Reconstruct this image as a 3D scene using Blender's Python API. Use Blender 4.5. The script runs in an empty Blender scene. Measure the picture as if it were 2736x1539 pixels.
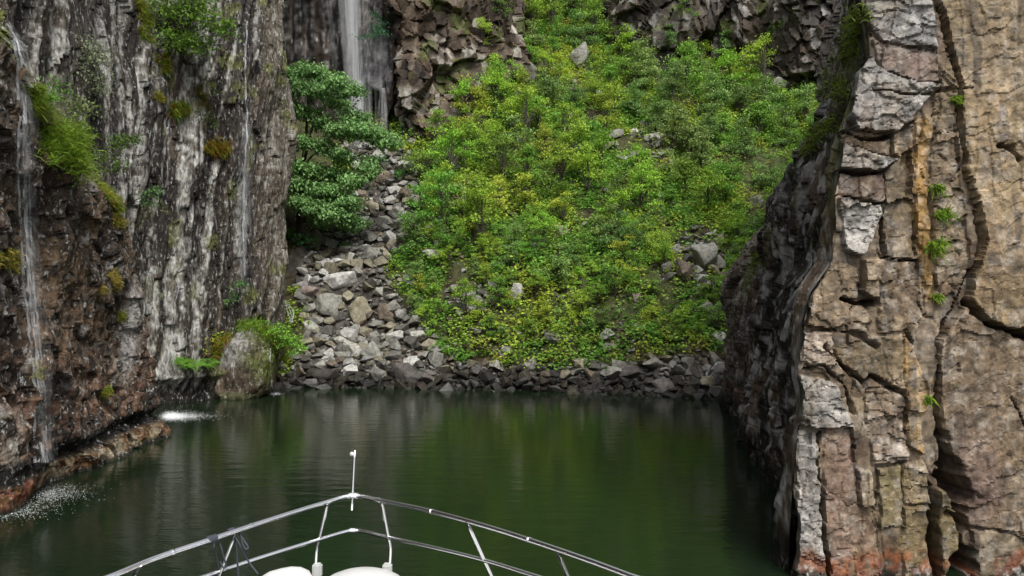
import bpy, bmesh, math
import numpy as np
from mathutils import Vector

# ------------------------------------------------------------------ camera, sky, sun, exposure
scene = bpy.context.scene
col = scene.collection
H = 3.5                                   # eye height over the water (m)
F = 2147.0                                # focal length in photo pixels
CX, CY = 1368.0, 769.5
cam_d = bpy.data.cameras.new('camera')
cam_d.sensor_width = 36.0
cam_d.lens = F / 2736.0 * 36.0
cam_d.clip_start = 0.05
cam_d.clip_end = 2000
cam = bpy.data.objects.new('camera', cam_d)
cam.location = (0, 0, H)
cam.rotation_euler = (math.radians(90), 0, 0)
col.objects.link(cam)
scene.camera = cam

SUN_EL, SUN_AZ = 55.0, 158.0              # degrees; azimuth from +Y clockwise
world = bpy.data.worlds.new('World')
scene.world = world
world.use_nodes = True
wn = world.node_tree
wn.nodes.clear()
w_out = wn.nodes.new('ShaderNodeOutputWorld')
w_bg = wn.nodes.new('ShaderNodeBackground')
w_hs = wn.nodes.new('ShaderNodeHueSaturation')
w_sky = wn.nodes.new('ShaderNodeTexSky')
w_sky.sky_type = 'NISHITA'
w_sky.sun_disc = False
w_sky.sun_elevation = math.radians(SUN_EL)
w_sky.sun_rotation = math.radians(SUN_AZ)
w_sky.air_density = 1.0
w_sky.dust_density = 4.0
w_sky.ozone_density = 1.0
w_hs.inputs['Saturation'].default_value = 0.22     # cloud cover: a nearly colourless sky
w_bg.inputs['Strength'].default_value = 0.105
wn.links.new(w_sky.outputs[0], w_hs.inputs['Color'])
wn.links.new(w_hs.outputs[0], w_bg.inputs['Color'])
wn.links.new(w_bg.outputs[0], w_out.inputs[0])

sun_d = bpy.data.lights.new('sun', 'SUN')
sun_d.energy = 1.5
sun_d.angle = math.radians(22)
sun_d.color = (1.0, 0.965, 0.91)
sun = bpy.data.objects.new('sun', sun_d)
_el, _az = math.radians(SUN_EL), math.radians(SUN_AZ)
_to = Vector((math.sin(_az) * math.cos(_el), math.cos(_az) * math.cos(_el), math.sin(_el)))
sun.rotation_euler = _to.to_track_quat('Z', 'Y').to_euler()
sun.location = (0, -20, 60)
col.objects.link(sun)

scene.view_settings.view_transform = 'Standard'
scene.view_settings.look = 'None'
scene.view_settings.gamma = 1.0
scene.view_settings.exposure = 1.15
scene.view_settings.use_curve_mapping = False
scene.render.engine = 'CYCLES'
scene.cycles.transparent_max_bounces = 40
scene.cycles.max_bounces = 5
rng = np.random.default_rng(11)

# ------------------------------------------------------------------ helpers: pixels to places
def P(px, py, Y):
    """point on the photo's ray through pixel (px, py) at distance Y"""
    return np.array([(px - CX) / F * Y, Y, H - (py - CY) / F * Y])
def at_z(px, py, z):
    """where that ray meets the level z"""
    return P(px, py, (H - z) * F / (py - CY))
def proj(x, y, z):
    y = np.maximum(y, 0.2)
    return CX + F * x / y, CY - F * (z - H) / y

# ------------------------------------------------------------------ helpers: noise
def _hash(ix, iy, iz, seed):
    h = (ix.astype(np.int64) * 374761393 + iy.astype(np.int64) * 668265263 +
         iz.astype(np.int64) * 2147483647 + seed * 1274126177) & 0xFFFFFFFF
    h = ((h ^ (h >> 13)) * 1274126177) & 0xFFFFFFFF
    h = ((h ^ (h >> 16)) * 2246822519) & 0xFFFFFFFF
    return ((h ^ (h >> 15)) & 0xFFFFFF) / float(0x1000000)
def vn(x, y, z=None, seed=0):
    x = np.asarray(x, float); y = np.asarray(y, float)
    fx, fy = np.floor(x), np.floor(y)
    u, v = x - fx, y - fy
    u = u * u * u * (u * (u * 6 - 15) + 10); v = v * v * v * (v * (v * 6 - 15) + 10)
    if z is None:
        zz = np.zeros_like(fx)
        a = _hash(fx, fy, zz, seed); b = _hash(fx + 1, fy, zz, seed)
        c = _hash(fx, fy + 1, zz, seed); d = _hash(fx + 1, fy + 1, zz, seed)
        return (a + (b - a) * u) * (1 - v) + (c + (d - c) * u) * v
    z = np.asarray(z, float); fz = np.floor(z); w = z - fz
    w = w * w * w * (w * (w * 6 - 15) + 10)
    r = 0
    for dz, ww in ((0, 1 - w), (1, w)):
        a = _hash(fx, fy, fz + dz, seed); b = _hash(fx + 1, fy, fz + dz, seed)
        c = _hash(fx, fy + 1, fz + dz, seed); d = _hash(fx + 1, fy + 1, fz + dz, seed)
        r = r + ww * ((a + (b - a) * u) * (1 - v) + (c + (d - c) * u) * v)
    return r
def fbm(x, y, z=None, seed=0, o=4, g=0.5):
    s, a, t = 0, 1.0, 0
    for i in range(o):
        k = 2.03 ** i
        s = s + a * vn(x * k, y * k, None if z is None else z * k, seed + i * 7)
        t += a; a *= g
    return s / t
def ridged(x, y, seed=0, o=3):
    s, a, t = 0, 1.0, 0
    for i in range(o):
        k = 2.1 ** i
        s = s + a * (1 - np.abs(2 * vn(x * k, y * k, None, seed + i * 5) - 1)); t += a; a *= 0.5
    return s / t
def worley(x, y, seed=0):
    """F1, F2, cell id, offset from the cell's point"""
    fx, fy = np.floor(x), np.floor(y)
    f1 = np.full(x.shape, 9.0); f2 = np.full(x.shape, 9.0)
    cid = np.zeros(x.shape, np.int64); ox = np.zeros(x.shape); oy = np.zeros(x.shape)
    for i in (-1, 0, 1):
        for j in (-1, 0, 1):
            cx, cy = fx + i, fy + j
            zz = np.zeros_like(cx)
            dx = x - (cx + _hash(cx, cy, zz, seed)); dy = y - (cy + _hash(cx, cy, zz, seed + 91))
            d = np.maximum(np.abs(dx), np.abs(dy)) * 0.8 + np.sqrt(dx * dx + dy * dy) * 0.2
            near = d < f1
            f2 = np.where(near, f1, np.minimum(f2, d))
            f1 = np.where(near, d, f1)
            cid = np.where(near, (cx + 500).astype(np.int64) * 1000 + (cy + 500).astype(np.int64), cid)
            ox = np.where(near, dx, ox); oy = np.where(near, dy, oy)
    return f1, f2, cid, ox, oy
def sstep(a, b, x):
    t = np.clip((x - a) / (b - a), 0, 1)
    return t * t * (3 - 2 * t)
def crand(cid, k):
    return _hash(cid // 1000, cid % 1000, np.zeros_like(cid), 77 + k)
def facets(x, y, seed, amp, tilt=1.0, crack=0.0, cw=.03):
    """flat broken planes: each cell its own height and slant"""
    f1, f2, cid, ox, oy = worley(x, y, seed)
    return amp * ((crand(cid, 1) - .5) + tilt * (ox * (crand(cid, 2) - .5) + oy * (crand(cid, 3) - .6)) * 2) - crack * np.exp(-(f2 - f1) / cw)
def mix(a, b, t):
    return a * (1 - t[..., None]) + b * t[..., None]
def C(*v):
    return np.array(v, float)
def in_poly(px, py, poly):
    px = np.asarray(px, float); py = np.asarray(py, float)
    r = np.zeros(px.shape, bool)
    n = len(poly); j = n - 1
    for i in range(n):
        xi, yi = poly[i]; xj, yj = poly[j]
        c = ((yi > py) != (yj > py)) & (px < (xj - xi) * (py - yi) / (yj - yi + 1e-9) + xi)
        r ^= c; j = i
    return r
def poly_dist(px, py, poly):
    d = np.full(np.shape(px), 1e9)
    n = len(poly)
    for i in range(n):
        ax, ay = poly[i]; bx, by = poly[(i + 1) % n]
        ex, ey = bx - ax, by - ay
        t = np.clip(((px - ax) * ex + (py - ay) * ey) / (ex * ex + ey * ey + 1e-9), 0, 1)
        d = np.minimum(d, np.hypot(px - ax - t * ex, py - ay - t * ey))
    return d

# ------------------------------------------------------------------ helpers: meshes and objects
def mesh_np(name, V, Q, colr=None, smooth=False):
    """V (n,3), Q (m,4) or (m,3); colr (n,4) point colours"""
    V = np.ascontiguousarray(V, np.float32); Q = np.ascontiguousarray(Q, np.int32)
    me = bpy.data.meshes.new(name)
    k = Q.shape[1]
    me.vertices.add(len(V)); me.vertices.foreach_set('co', V.ravel())
    me.loops.add(Q.size); me.loops.foreach_set('vertex_index', Q.ravel())
    me.polygons.add(len(Q))
    me.polygons.foreach_set('loop_start', np.arange(0, Q.size, k, dtype=np.int32))
    me.polygons.foreach_set('use_smooth', np.full(len(Q), smooth, bool))
    me.update(calc_edges=True)
    if colr is not None:
        a = me.color_attributes.new('Col', 'FLOAT_COLOR', 'POINT')
        if colr.shape[1] == 3:
            colr = np.concatenate([colr, np.ones((len(colr), 1))], 1)
        a.data.foreach_set('color', np.ascontiguousarray(colr, np.float32).ravel())
    return me
class Buf:
    """collects quads and triangles (triangles as quads would break: kept apart as degenerate-free lists)"""
    def __init__(s): s.v = []; s.f = []; s.c = []; s.n = 0
    def add(s, v, f, c=None):
        v = np.asarray(v, float).reshape(-1, 3); f = np.asarray(f, int)
        s.v.append(v); s.f.append(f + s.n); s.n += len(v)
        if c is not None:
            c = np.asarray(c, float)
            if c.ndim == 1: c = np.repeat(c[None], len(v), 0)
            s.c.append(c)
    def mesh(s, name, smooth=False):
        return mesh_np(name, np.concatenate(s.v), np.concatenate(s.f), np.concatenate(s.c) if s.c else None, smooth)
def obj(name, me, mat=None, parent=None, loc=None):
    o = bpy.data.objects.new(name, me)
    col.objects.link(o)
    if mat is not None and me is not None and not me.materials: me.materials.append(mat)
    if parent is not None: o.parent = parent
    if loc is not None: o.location = loc
    return o
def tag(o, label=None, cat=None, group=None, kind=None):
    if label: o['label'] = label
    if cat: o['category'] = cat
    if group: o['group'] = group
    if kind: o['kind'] = kind
    return o
def empty(name, loc, label=None, cat=None, group=None, kind=None):
    o = obj(name, None); o.location = loc; o.empty_display_size = 0.2
    return tag(o, label, cat, group, kind)
def tube(pts, rad, n=6, buf=None, c=None, cap=True):
    pts = np.asarray(pts, float); m = len(pts)
    rad = np.full(m, rad) if np.isscalar(rad) else np.asarray(rad, float)
    T = np.gradient(pts, axis=0); T /= np.linalg.norm(T, axis=1)[:, None] + 1e-9
    up = np.array([0, 0, 1.0]) if abs(T[0, 2]) < 0.9 else np.array([1.0, 0, 0])
    U = np.cross(T[0], up); U /= np.linalg.norm(U)
    v = []
    for i in range(m):
        U = U - T[i] * np.dot(U, T[i]); U /= np.linalg.norm(U) + 1e-9
        W = np.cross(T[i], U)
        a = np.arange(n) / n * 2 * math.pi
        v.append(pts[i] + rad[i] * (np.cos(a)[:, None] * U + np.sin(a)[:, None] * W))
    v = np.concatenate(v)
    f = []
    for i in range(m - 1):
        for k in range(n):
            f.append((i * n + k, i * n + (k + 1) % n, (i + 1) * n + (k + 1) % n, (i + 1) * n + k))
    if cap and n % 2 == 0:
        for b in (0, (m - 1) * n):
            for k in range(1, n // 2):
                f.append((b + k, b + k + 1 if k + 1 < n else b, b + (n - k) % n if n - k - 1 == 0 else b + n - k - 1 + 0, b + (n - k) % n) if False else
                         (b + k - 1, b + k, b + n - k - 1, b + (n - k) % n))
    b = buf or Buf()
    b.add(v, f, c)
    return b
def spline(pts, n):
    """Catmull-Rom through the points, n samples"""
    p = np.asarray(pts, float)
    p = np.concatenate([2 * p[:1] - p[1:2], p, 2 * p[-1:] - p[-2:-1]])
    m = len(p) - 3
    t = np.linspace(0, m - 1e-6, n); i = t.astype(int); u = (t - i)[:, None]
    a, b, c, d = p[i], p[i + 1], p[i + 2], p[i + 3]
    return 0.5 * (2 * b + (c - a) * u + (2 * a - 5 * b + 4 * c - d) * u ** 2 + (3 * b - a - 3 * c + d) * u ** 3)
def unit(a):
    return a / (np.linalg.norm(a, axis=-1, keepdims=True) + 1e-9)
def leaves(buf, cen, axis, nrm, L, W, colr):
    """rhombic leaves with a fold; cen, axis, nrm (n,3); L, W (n,); colr (n,3)"""
    n = len(cen)
    axis = unit(axis); side = unit(np.cross(axis, nrm)); nrm = np.cross(side, axis)
    L = np.broadcast_to(L, (n,))[:, None]; W = np.broadcast_to(W, (n,))[:, None]
    v = np.stack([cen - axis * L * .5, cen + side * W * .5 + nrm * W * .12 - axis * L * .05,
                  cen + axis * L * .5 - nrm * L * .1, cen - side * W * .5 + nrm * W * .12 - axis * L * .05], 1).reshape(-1, 3)
    f = np.arange(n * 4).reshape(n, 4)
    buf.add(v, f, np.repeat(colr, 4, 0))

# ------------------------------------------------------------------ materials
def new_mat(name):
    m = bpy.data.materials.new(name); m.use_nodes = True
    nt = m.node_tree
    return m, nt, nt.nodes['Principled BSDF'], nt.nodes['Material Output']
def rock_mat(name, grain=9.0, bump=0.5, bdist=0.03, lo=0.62, hi=1.35, speck=0.0, rough=None, stretch=(1, 1, 1), spec=.22):
    m, nt, bs, out = new_mat(name)
    N, L = nt.nodes, nt.links
    at = N.new('ShaderNodeAttribute'); at.attribute_name = 'Col'
    tc = N.new('ShaderNodeTexCoord')
    mp = N.new('ShaderNodeMapping'); mp.inputs['Scale'].default_value = stretch
    L.new(tc.outputs['Object'], mp.inputs[0])
    n1 = N.new('ShaderNodeTexNoise'); n1.inputs['Scale'].default_value = grain; n1.inputs['Detail'].default_value = 8
    n1.inputs['Roughness'].default_value = 0.68
    L.new(mp.outputs[0], n1.inputs['Vector'])
    mr = N.new('ShaderNodeMapRange'); mr.inputs['From Min'].default_value = 0.38; mr.inputs['From Max'].default_value = 0.62
    mr.inputs['To Min'].default_value = lo; mr.inputs['To Max'].default_value = hi
    L.new(n1.outputs['Fac'], mr.inputs['Value'])
    mul = N.new('ShaderNodeMix'); mul.data_type = 'RGBA'; mul.blend_type = 'MULTIPLY'; mul.inputs[0].default_value = 1.0
    L.new(at.outputs['Color'], mul.inputs['A']); L.new(mr.outputs[0], mul.inputs['B'])
    src = mul.outputs['Result']
    if speck:
        n2 = N.new('ShaderNodeTexNoise'); n2.inputs['Scale'].default_value = grain * 1.05; n2.inputs['Detail'].default_value = 4
        n2.inputs['Roughness'].default_value = 0.75
        L.new(mp.outputs[0], n2.inputs['Vector'])
        rp = N.new('ShaderNodeMapRange'); rp.inputs['From Min'].default_value = 0.575; rp.inputs['From Max'].default_value = 0.625
        rp.inputs['To Max'].default_value = speck
        L.new(n2.outputs['Fac'], rp.inputs['Value'])
        mx = N.new('ShaderNodeMix'); mx.data_type = 'RGBA'; mx.inputs['B'].default_value = (.40, .40, .375, 1)
        L.new(rp.outputs[0], mx.inputs[0]); L.new(src, mx.inputs['A'])
        src = mx.outputs['Result']
    L.new(src, bs.inputs['Base Color'])
    bs.inputs['Specular IOR Level'].default_value = spec
    if rough is None: L.new(at.outputs['Alpha'], bs.inputs['Roughness'])
    else: bs.inputs['Roughness'].default_value = rough
    n3 = N.new('ShaderNodeTexNoise'); n3.inputs['Scale'].default_value = grain * 0.8; n3.inputs['Detail'].default_value = 9
    n3.inputs['Roughness'].default_value = 0.7
    L.new(mp.outputs[0], n3.inputs['Vector'])
    bp = N.new('ShaderNodeBump'); bp.inputs['Strength'].default_value = bump; bp.inputs['Distance'].default_value = bdist
    L.new(n3.outputs['Fac'], bp.inputs['Height']); L.new(bp.outputs[0], bs.inputs['Normal'])
    return m
def stone_mat(name):
    m = rock_mat(name, grain=7, bump=0.45, bdist=0.04, rough=0.62)
    nt = m.node_tree; N, L = nt.nodes, nt.links
    oi = N.new('ShaderNodeObjectInfo')
    bs = nt.nodes['Principled BSDF']
    src = bs.inputs['Base Color'].links[0].from_socket
    hs = N.new('ShaderNodeHueSaturation')
    L.new(src, hs.inputs['Color'])
    mr = N.new('ShaderNodeMapRange'); mr.inputs['To Min'].default_value = 0.7; mr.inputs['To Max'].default_value = 1.3
    L.new(oi.outputs['Random'], mr.inputs['Value']); L.new(mr.outputs[0], hs.inputs['Value'])
    L.new(hs.outputs[0], bs.inputs['Base Color'])
    return m
def leaf_mat(name, trans=0.35, vary=0.0, rough=0.5):
    m, nt, bs, out = new_mat(name)
    N, L = nt.nodes, nt.links
    at = N.new('ShaderNodeAttribute'); at.attribute_name = 'Col'
    oi = N.new('ShaderNodeObjectInfo')
    hs = N.new('ShaderNodeHueSaturation')
    L.new(at.outputs['Color'], hs.inputs['Color'])
    if vary:
        mr = N.new('ShaderNodeMapRange'); mr.inputs['To Min'].default_value = 0.5 - 0.035 * vary; mr.inputs['To Max'].default_value = 0.5 + 0.035 * vary
        L.new(oi.outputs['Random'], mr.inputs['Value']); L.new(mr.outputs[0], hs.inputs['Hue'])
        ml = N.new('ShaderNodeMath'); ml.operation = 'MULTIPLY'; ml.inputs[1].default_value = 7.31
        fr = N.new('ShaderNodeMath'); fr.operation = 'FRACT'
        L.new(oi.outputs['Random'], ml.inputs[0]); L.new(ml.outputs[0], fr.inputs[0])
        m2 = N.new('ShaderNodeMapRange'); m2.inputs['To Min'].default_value = 1 - .38 * vary; m2.inputs['To Max'].default_value = 1 + .35 * vary
        L.new(fr.outputs[0], m2.inputs['Value']); L.new(m2.outputs[0], hs.inputs['Value'])
    L.new(hs.outputs[0], bs.inputs['Base Color'])
    bs.inputs['Roughness'].default_value = rough
    bs.inputs['Specular IOR Level'].default_value = .22
    tr = N.new('ShaderNodeBsdfTranslucent'); L.new(hs.outputs[0], tr.inputs['Color'])
    mx = N.new('ShaderNodeMixShader'); mx.inputs[0].default_value = trans
    L.new(bs.outputs[0], mx.inputs[1]); L.new(tr.outputs[0], mx.inputs[2]); L.new(mx.outputs[0], out.inputs['Surface'])
    return m
def plain(name, c, rough=0.5, metal=0.0, noise=0.0, scale=20):
    m, nt, bs, out = new_mat(name)
    bs.inputs['Roughness'].default_value = rough; bs.inputs['Metallic'].default_value = metal
    N, L = nt.nodes, nt.links
    n = N.new('ShaderNodeTexNoise'); n.inputs['Scale'].default_value = scale; n.inputs['Detail'].default_value = 5
    tc = N.new('ShaderNodeTexCoord'); L.new(tc.outputs['Object'], n.inputs['Vector'])
    r = N.new('ShaderNodeMix'); r.data_type = 'RGBA'
    r.inputs['A'].default_value = (*[x * (1 - noise) for x in c], 1); r.inputs['B'].default_value = (*[min(1, x * (1 + noise)) for x in c], 1)
    L.new(n.outputs['Fac'], r.inputs[0]); L.new(r.outputs['Result'], bs.inputs['Base Color'])
    return m
def falling_mat(name, alpha, sc=(14, 14, 0.35), lo=0.35, hi=0.7):
    """white water: part scattering, part see-through, torn into threads by noise"""
    m, nt, bs, out = new_mat(name)
    N, L = nt.nodes, nt.links
    bs.inputs['Base Color'].default_value = (.86, .88, .9, 1); bs.inputs['Roughness'].default_value = 0.35
    tr = N.new('ShaderNodeBsdfTransparent')
    tl = N.new('ShaderNodeBsdfTranslucent'); tl.inputs['Color'].default_value = (.86, .88, .9, 1)
    m0 = N.new('ShaderNodeMixShader'); m0.inputs[0].default_value = 0.4
    L.new(bs.outputs[0], m0.inputs[1]); L.new(tl.outputs[0], m0.inputs[2])
    tc = N.new('ShaderNodeTexCoord'); mp = N.new('ShaderNodeMapping'); mp.inputs['Scale'].default_value = sc
    n = N.new('ShaderNodeTexNoise'); n.inputs['Scale'].default_value = 1.0; n.inputs['Detail'].default_value = 4
    L.new(tc.outputs['Object'], mp.inputs[0]); L.new(mp.outputs[0], n.inputs['Vector'])
    mr = N.new('ShaderNodeMapRange'); mr.inputs['From Min'].default_value = lo; mr.inputs['From Max'].default_value = hi
    mr.inputs['To Min'].default_value = 0; mr.inputs['To Max'].default_value = alpha
    L.new(n.outputs['Fac'], mr.inputs['Value'])
    mx = N.new('ShaderNodeMixShader')
    L.new(mr.outputs[0], mx.inputs[0]); L.new(tr.outputs[0], mx.inputs[1]); L.new(m0.outputs[0], mx.inputs[2])
    L.new(mx.outputs[0], out.inputs['Surface'])
    return m
M = {}
M['rock_streaked'] = rock_mat('streaked_rock', grain=7, bump=1.0, bdist=0.09, lo=0.3, hi=1.75, speck=0.8, stretch=(1.8, 1.8, 0.6))
M['rock_brown'] = rock_mat('brown_wet_rock', grain=7, bump=1.0, bdist=0.09, lo=0.35, hi=1.7, speck=0.7, stretch=(1.4, 1.4, 0.8))
M['rock_slab'] = rock_mat('slab_rock', grain=9, bump=0.9, bdist=0.025, lo=0.55, hi=1.35)
M['rock_dark'] = rock_mat('dark_wet_rock', grain=7, bump=0.9, bdist=0.04, lo=0.45, hi=1.5, speck=0.3, stretch=(1.8, 1.0, 0.5))
M['rock_far'] = rock_mat('far_cliff_rock', grain=3.2, bump=0.8, bdist=0.08, lo=0.55, hi=1.45)
M['soil'] = rock_mat('soil', grain=4, bump=0.8, bdist=0.06, lo=0.5, hi=1.5)
M['stone'] = stone_mat('scree_stone')
M['leaf'] = leaf_mat('leaf', 0.35, 0.55)
M['leaf_tree'] = leaf_mat('elm_leaf', 0.3, 0.0)
M['cover'] = leaf_mat('ground_leaf', 0.35, 0.0)
M['grass'] = leaf_mat('grass_blade', 0.4, 0.0)
M['bark'] = plain('bark', (.045, .036, .03), 0.85, 0, .5, 25)
M['fall'] = falling_mat('falling_water', 0.085)
M['trickle'] = falling_mat('trickling_water', 0.45, (9, 9, 1.2), 0.30, 0.62)
M['foam'] = plain('foam', (.8, .83, .83), 0.5, 0, .1)
M['steel'] = plain('polished_steel', (.78, .79, .8), 0.2, 1.0, .06, 60)
M['gel'] = plain('white_gelcoat', (.5, .5, .49), 0.35, 0, .02)
M['rope'] = plain('dark_rope', (.03, .034, .045), 0.8, 0, .4, 120)
M['blue'] = plain('blue_vinyl', (.03, .07, .28), 0.4, 0, .15)
M['grey_plastic'] = plain('grey_plastic', (.42, .43, .42), 0.5, 0, .08)

# ------------------------------------------------------------------ the setting: water
def make_water():
    m, nt, bs, out = new_mat('fjord_water')
    N, L = nt.nodes, nt.links
    bs.inputs['Base Color'].default_value = (.007, .014, .006, 1)
    bs.inputs['Roughness'].default_value = 0.10
    bs.inputs['IOR'].default_value = 1.333
    tc = N.new('ShaderNodeTexCoord')
    def noise(scale, stretch, det):
        mp = N.new('ShaderNodeMapping'); mp.inputs['Scale'].default_value = stretch
        mp.inputs['Rotation'].default_value = (0, 0, 0.15)
        n = N.new('ShaderNodeTexNoise'); n.inputs['Scale'].default_value = scale; n.inputs['Detail'].default_value = det
        L.new(tc.outputs['Object'], mp.inputs[0]); L.new(mp.outputs[0], n.inputs['Vector'])
        return n.outputs['Fac']
    a = noise(2.2, (0.5, 1.6, 1), 3); b = noise(11, (0.7, 1.3, 1), 3)
    ad = N.new('ShaderNodeMath'); ad.operation = 'MULTIPLY_ADD'; ad.inputs[1].default_value = 0.22
    L.new(b, ad.inputs[0]); L.new(a, ad.inputs[2])
    bp = N.new('ShaderNodeBump'); bp.inputs['Strength'].default_value = 0.16; bp.inputs['Distance'].default_value = 0.06
    L.new(ad.outputs[0], bp.inputs['Height']); L.new(bp.outputs[0], bs.inputs['Normal'])
    xs = np.array([-600, -60, -12, 0, 12, 60, 600.]); ys = np.array([-1200, -80, -10, 10, 26, 34.])
    X, Y = np.meshgrid(xs, ys)
    V = np.stack([X, Y, np.zeros_like(X)], -1).reshape(-1, 3)
    n = len(xs)
    Q = [(j * n + i, j * n + i + 1, (j + 1) * n + i + 1, (j + 1) * n + i) for j in range(len(ys) - 1) for i in range(n - 1)]
    tag(obj('water', mesh_np('water', V, np.array(Q)), m), 'still dark green fjord water of the cove', kind='structure')
make_water()

# ------------------------------------------------------------------ the setting: slope (terrain)
def shore(x):
    return np.interp(x, [-30, -8, -4, 0, 4, 6.5, 9, 30], [29, 28.3, 28.2, 27.7, 26.6, 25.4, 24.4, 22])
def terr(x, y):
    x = np.asarray(x, float); y = np.asarray(y, float)
    d = y - shore(x)
    z = np.where(d < 0, d * 0.5, np.where(d < 1.8, d * 0.62, 1.116 + (d - 1.8) * 0.80))
    z = z + np.maximum(d - 19, 0) * 0.16 - .8 * np.maximum(0, 27.7 - shore(x)) * sstep(2, 15, d)
    grow = sstep(0.5, 5, d)
    gully = np.exp(-((x + 5.4 + 0.17 * (d - 2)) / 2.2) ** 2)
    hump = np.exp(-((x - 0.5) / 4.5) ** 2)
    z = z + grow * (0.55 * hump - 0.75 * gully)
    z = z + grow * ((fbm(x * .32, y * .32, None, 3) - .5) * 1.5) + (fbm(x * 1.3, y * 1.3, None, 8, 3) - .5) * (0.25 + .35 * grow)
    return z
SCREE = [(890, 392), (1010, 380), (1100, 425), (1135, 520), (1095, 640), (1030, 740), (1060, 800), (1150, 890), (1215, 978),
         (1450, 994), (1700, 982), (1800, 958), (1940, 950), (1945, 1095), (735, 1075), (760, 975), (815, 900), (790, 800), (770, 700), (850, 620), (930, 520), (935, 440)]
BARE = [[(1780, 660), (1870, 610), (1950, 650), (1930, 760), (1850, 780), (1790, 760)],
        [(1640, 370), (1760, 330), (1830, 400), (1760, 440), (1640, 450)],
        [(1180, 780), (1330, 760), (1340, 830), (1220, 860)],
        [(1960, 420), (2110, 400), (2090, 600), (1990, 620)]]
def terrain():
    xs = np.arange(-19, 30, 0.13); ys = np.arange(20.5, 80, 0.13)
    X, Y = np.meshgrid(xs, ys)
    Z = terr(X, Y)
    px, py = proj(X, Y, Z)
    wx = px + (fbm(X * 1.1, Y * 1.1, None, 21) - .5) * 70; wy = py + (fbm(X * 1.1, Y * 1.1, None, 31) - .5) * 50
    sc = in_poly(wx, wy, SCREE)
    Z = Z + np.where(sc, (fbm(X * 4, Y * 4, None, 5, 2) - .5) * .25, 0)
    g = fbm(X * .8, Y * .8, None, 12)
    soil = mix(C(.035, .028, .014), C(.045, .055, .016), sstep(.35, .65, g))
    stone = mix(C(.055, .048, .04), C(.03, .026, .022), sstep(.4, .6, fbm(X * 2, Y * 2, None, 14)))
    c = np.where(sc[..., None], stone, soil)
    wet = sstep(.45, .12, Z)
    c = c * (1 - .65 * wet)[..., None]
    c = np.concatenate([c, np.full(c.shape[:2] + (1,), .8) - .4 * wet[..., None]], -1)
    n = len(xs)
    idx = np.arange(len(xs) * len(ys)).reshape(len(ys), n)
    Q = np.stack([idx[:-1, :-1], idx[:-1, 1:], idx[1:, 1:], idx[1:, :-1]], -1).reshape(-1, 4)
    me = mesh_np('slope', np.stack([X, Y, Z], -1).reshape(-1, 3), Q, c.reshape(-1, 4), True)
    return tag(obj('slope', me, M['soil']), 'steep overgrown rubble slope at the head of the cove', kind='structure')
terrain()
def hit(px, py, y0=20.6):
    """first point of the slope on the photo's ray"""
    Y = np.arange(y0, 79, 0.04)
    x = (px - CX) / F * Y; z = H - (py - CY) / F * Y
    k = np.argmax(z < terr(x, Y))
    return np.array([x[k], Y[k], z[k]])

# ------------------------------------------------------------------ the setting: cliffs
class Wall:
    pass
def wall(path, zs, ds, side, disp, colour, lean=None):
    """a sheet of rock: a path on the ground raised over the heights zs, pushed along its own normal"""
    p = np.asarray(path, float)
    dense = spline(p, 400)
    seg = np.r_[0, np.cumsum(np.linalg.norm(np.diff(dense, axis=0), axis=1))]
    n = int(seg[-1] / ds) + 2
    s = np.linspace(0, seg[-1], n)
    b = np.stack([np.interp(s, seg, dense[:, 0]), np.interp(s, seg, dense[:, 1])], 1)
    t = unit(np.gradient(b, axis=0))
    k = max(1, int(0.5 / ds))
    ker = np.ones(2 * k + 1) / (2 * k + 1)
    t = unit(np.stack([np.convolve(np.pad(t[:, i], k, 'edge'), ker, 'valid') for i in (0, 1)], 1))
    nr = np.stack([t[:, 1], -t[:, 0]], 1) * side
    S, Z = np.meshgrid(s, zs)
    B = np.broadcast_to(b, S.shape + (2,)); NN = np.broadcast_to(nr, S.shape + (2,))
    D = disp(S, Z, B[..., 0], B[..., 1])
    off = 0
    ZZ = Z
    if lean is not None:
        off, ZZ = lean(S, Z, B[..., 0], B[..., 1])
        off = off[..., None] if off.ndim == 2 else off
    XY = B + NN * D[..., None] + off
    w = Wall()
    w.V = np.concatenate([XY, ZZ[..., None]], -1)
    w.px, w.py = proj(w.V[..., 0], w.V[..., 1], w.V[..., 2])
    w.S, w.Z, w.D, w.N = S, ZZ, D, NN
    w.colr = colour(w)
    return w
def wall_obj(w, name, mat, label, region=None, part=None, smooth=True, maxparts=290):
    ny, nx = w.S.shape
    idx = np.arange(ny * nx).reshape(ny, nx)
    Q = np.stack([idx[:-1, :-1], idx[:-1, 1:], idx[1:, 1:], idx[1:, :-1]], -1).reshape(-1, 4)
    V = w.V.reshape(-1, 3); cc = w.colr.reshape(-1, 4)
    if region is None:
        return tag(obj(name, mesh_np(name, V, Q, cc, smooth), mat), label, kind='structure')
    root = empty(name, (float(V[:, 0].mean()), float(V[:, 1].mean()), 0.0), label, kind='structure')
    rq = region.reshape(-1)[Q[:, 0]]
    ids, cnt = np.unique(rq, return_counts=True)
    vis = (w.px > -200) & (w.px < 2950) & (w.py > -250) & (w.py < 1700)
    visq = vis.reshape(-1)[Q[:, 0]]
    score = {i: int(np.sum((rq == i) & visq)) for i in ids}
    order = sorted(ids, key=lambda i: -score[i])
    small = set(i for k, i in enumerate(order) if k >= maxparts or score[i] < 40 or i == 0)
    def emit(sel, nm):
        q = Q[sel]
        u, inv = np.unique(q, return_inverse=True)
        me = mesh_np(nm, V[u] - np.array(root.location), inv.reshape(q.shape), cc[u], smooth)
        return obj(nm, me, mat, root)
    rest = np.isin(rq, list(small))
    if rest.any(): emit(rest, 'rock_face')
    for i in order:
        if i not in small: emit(rq == i, part)
    return root
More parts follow.
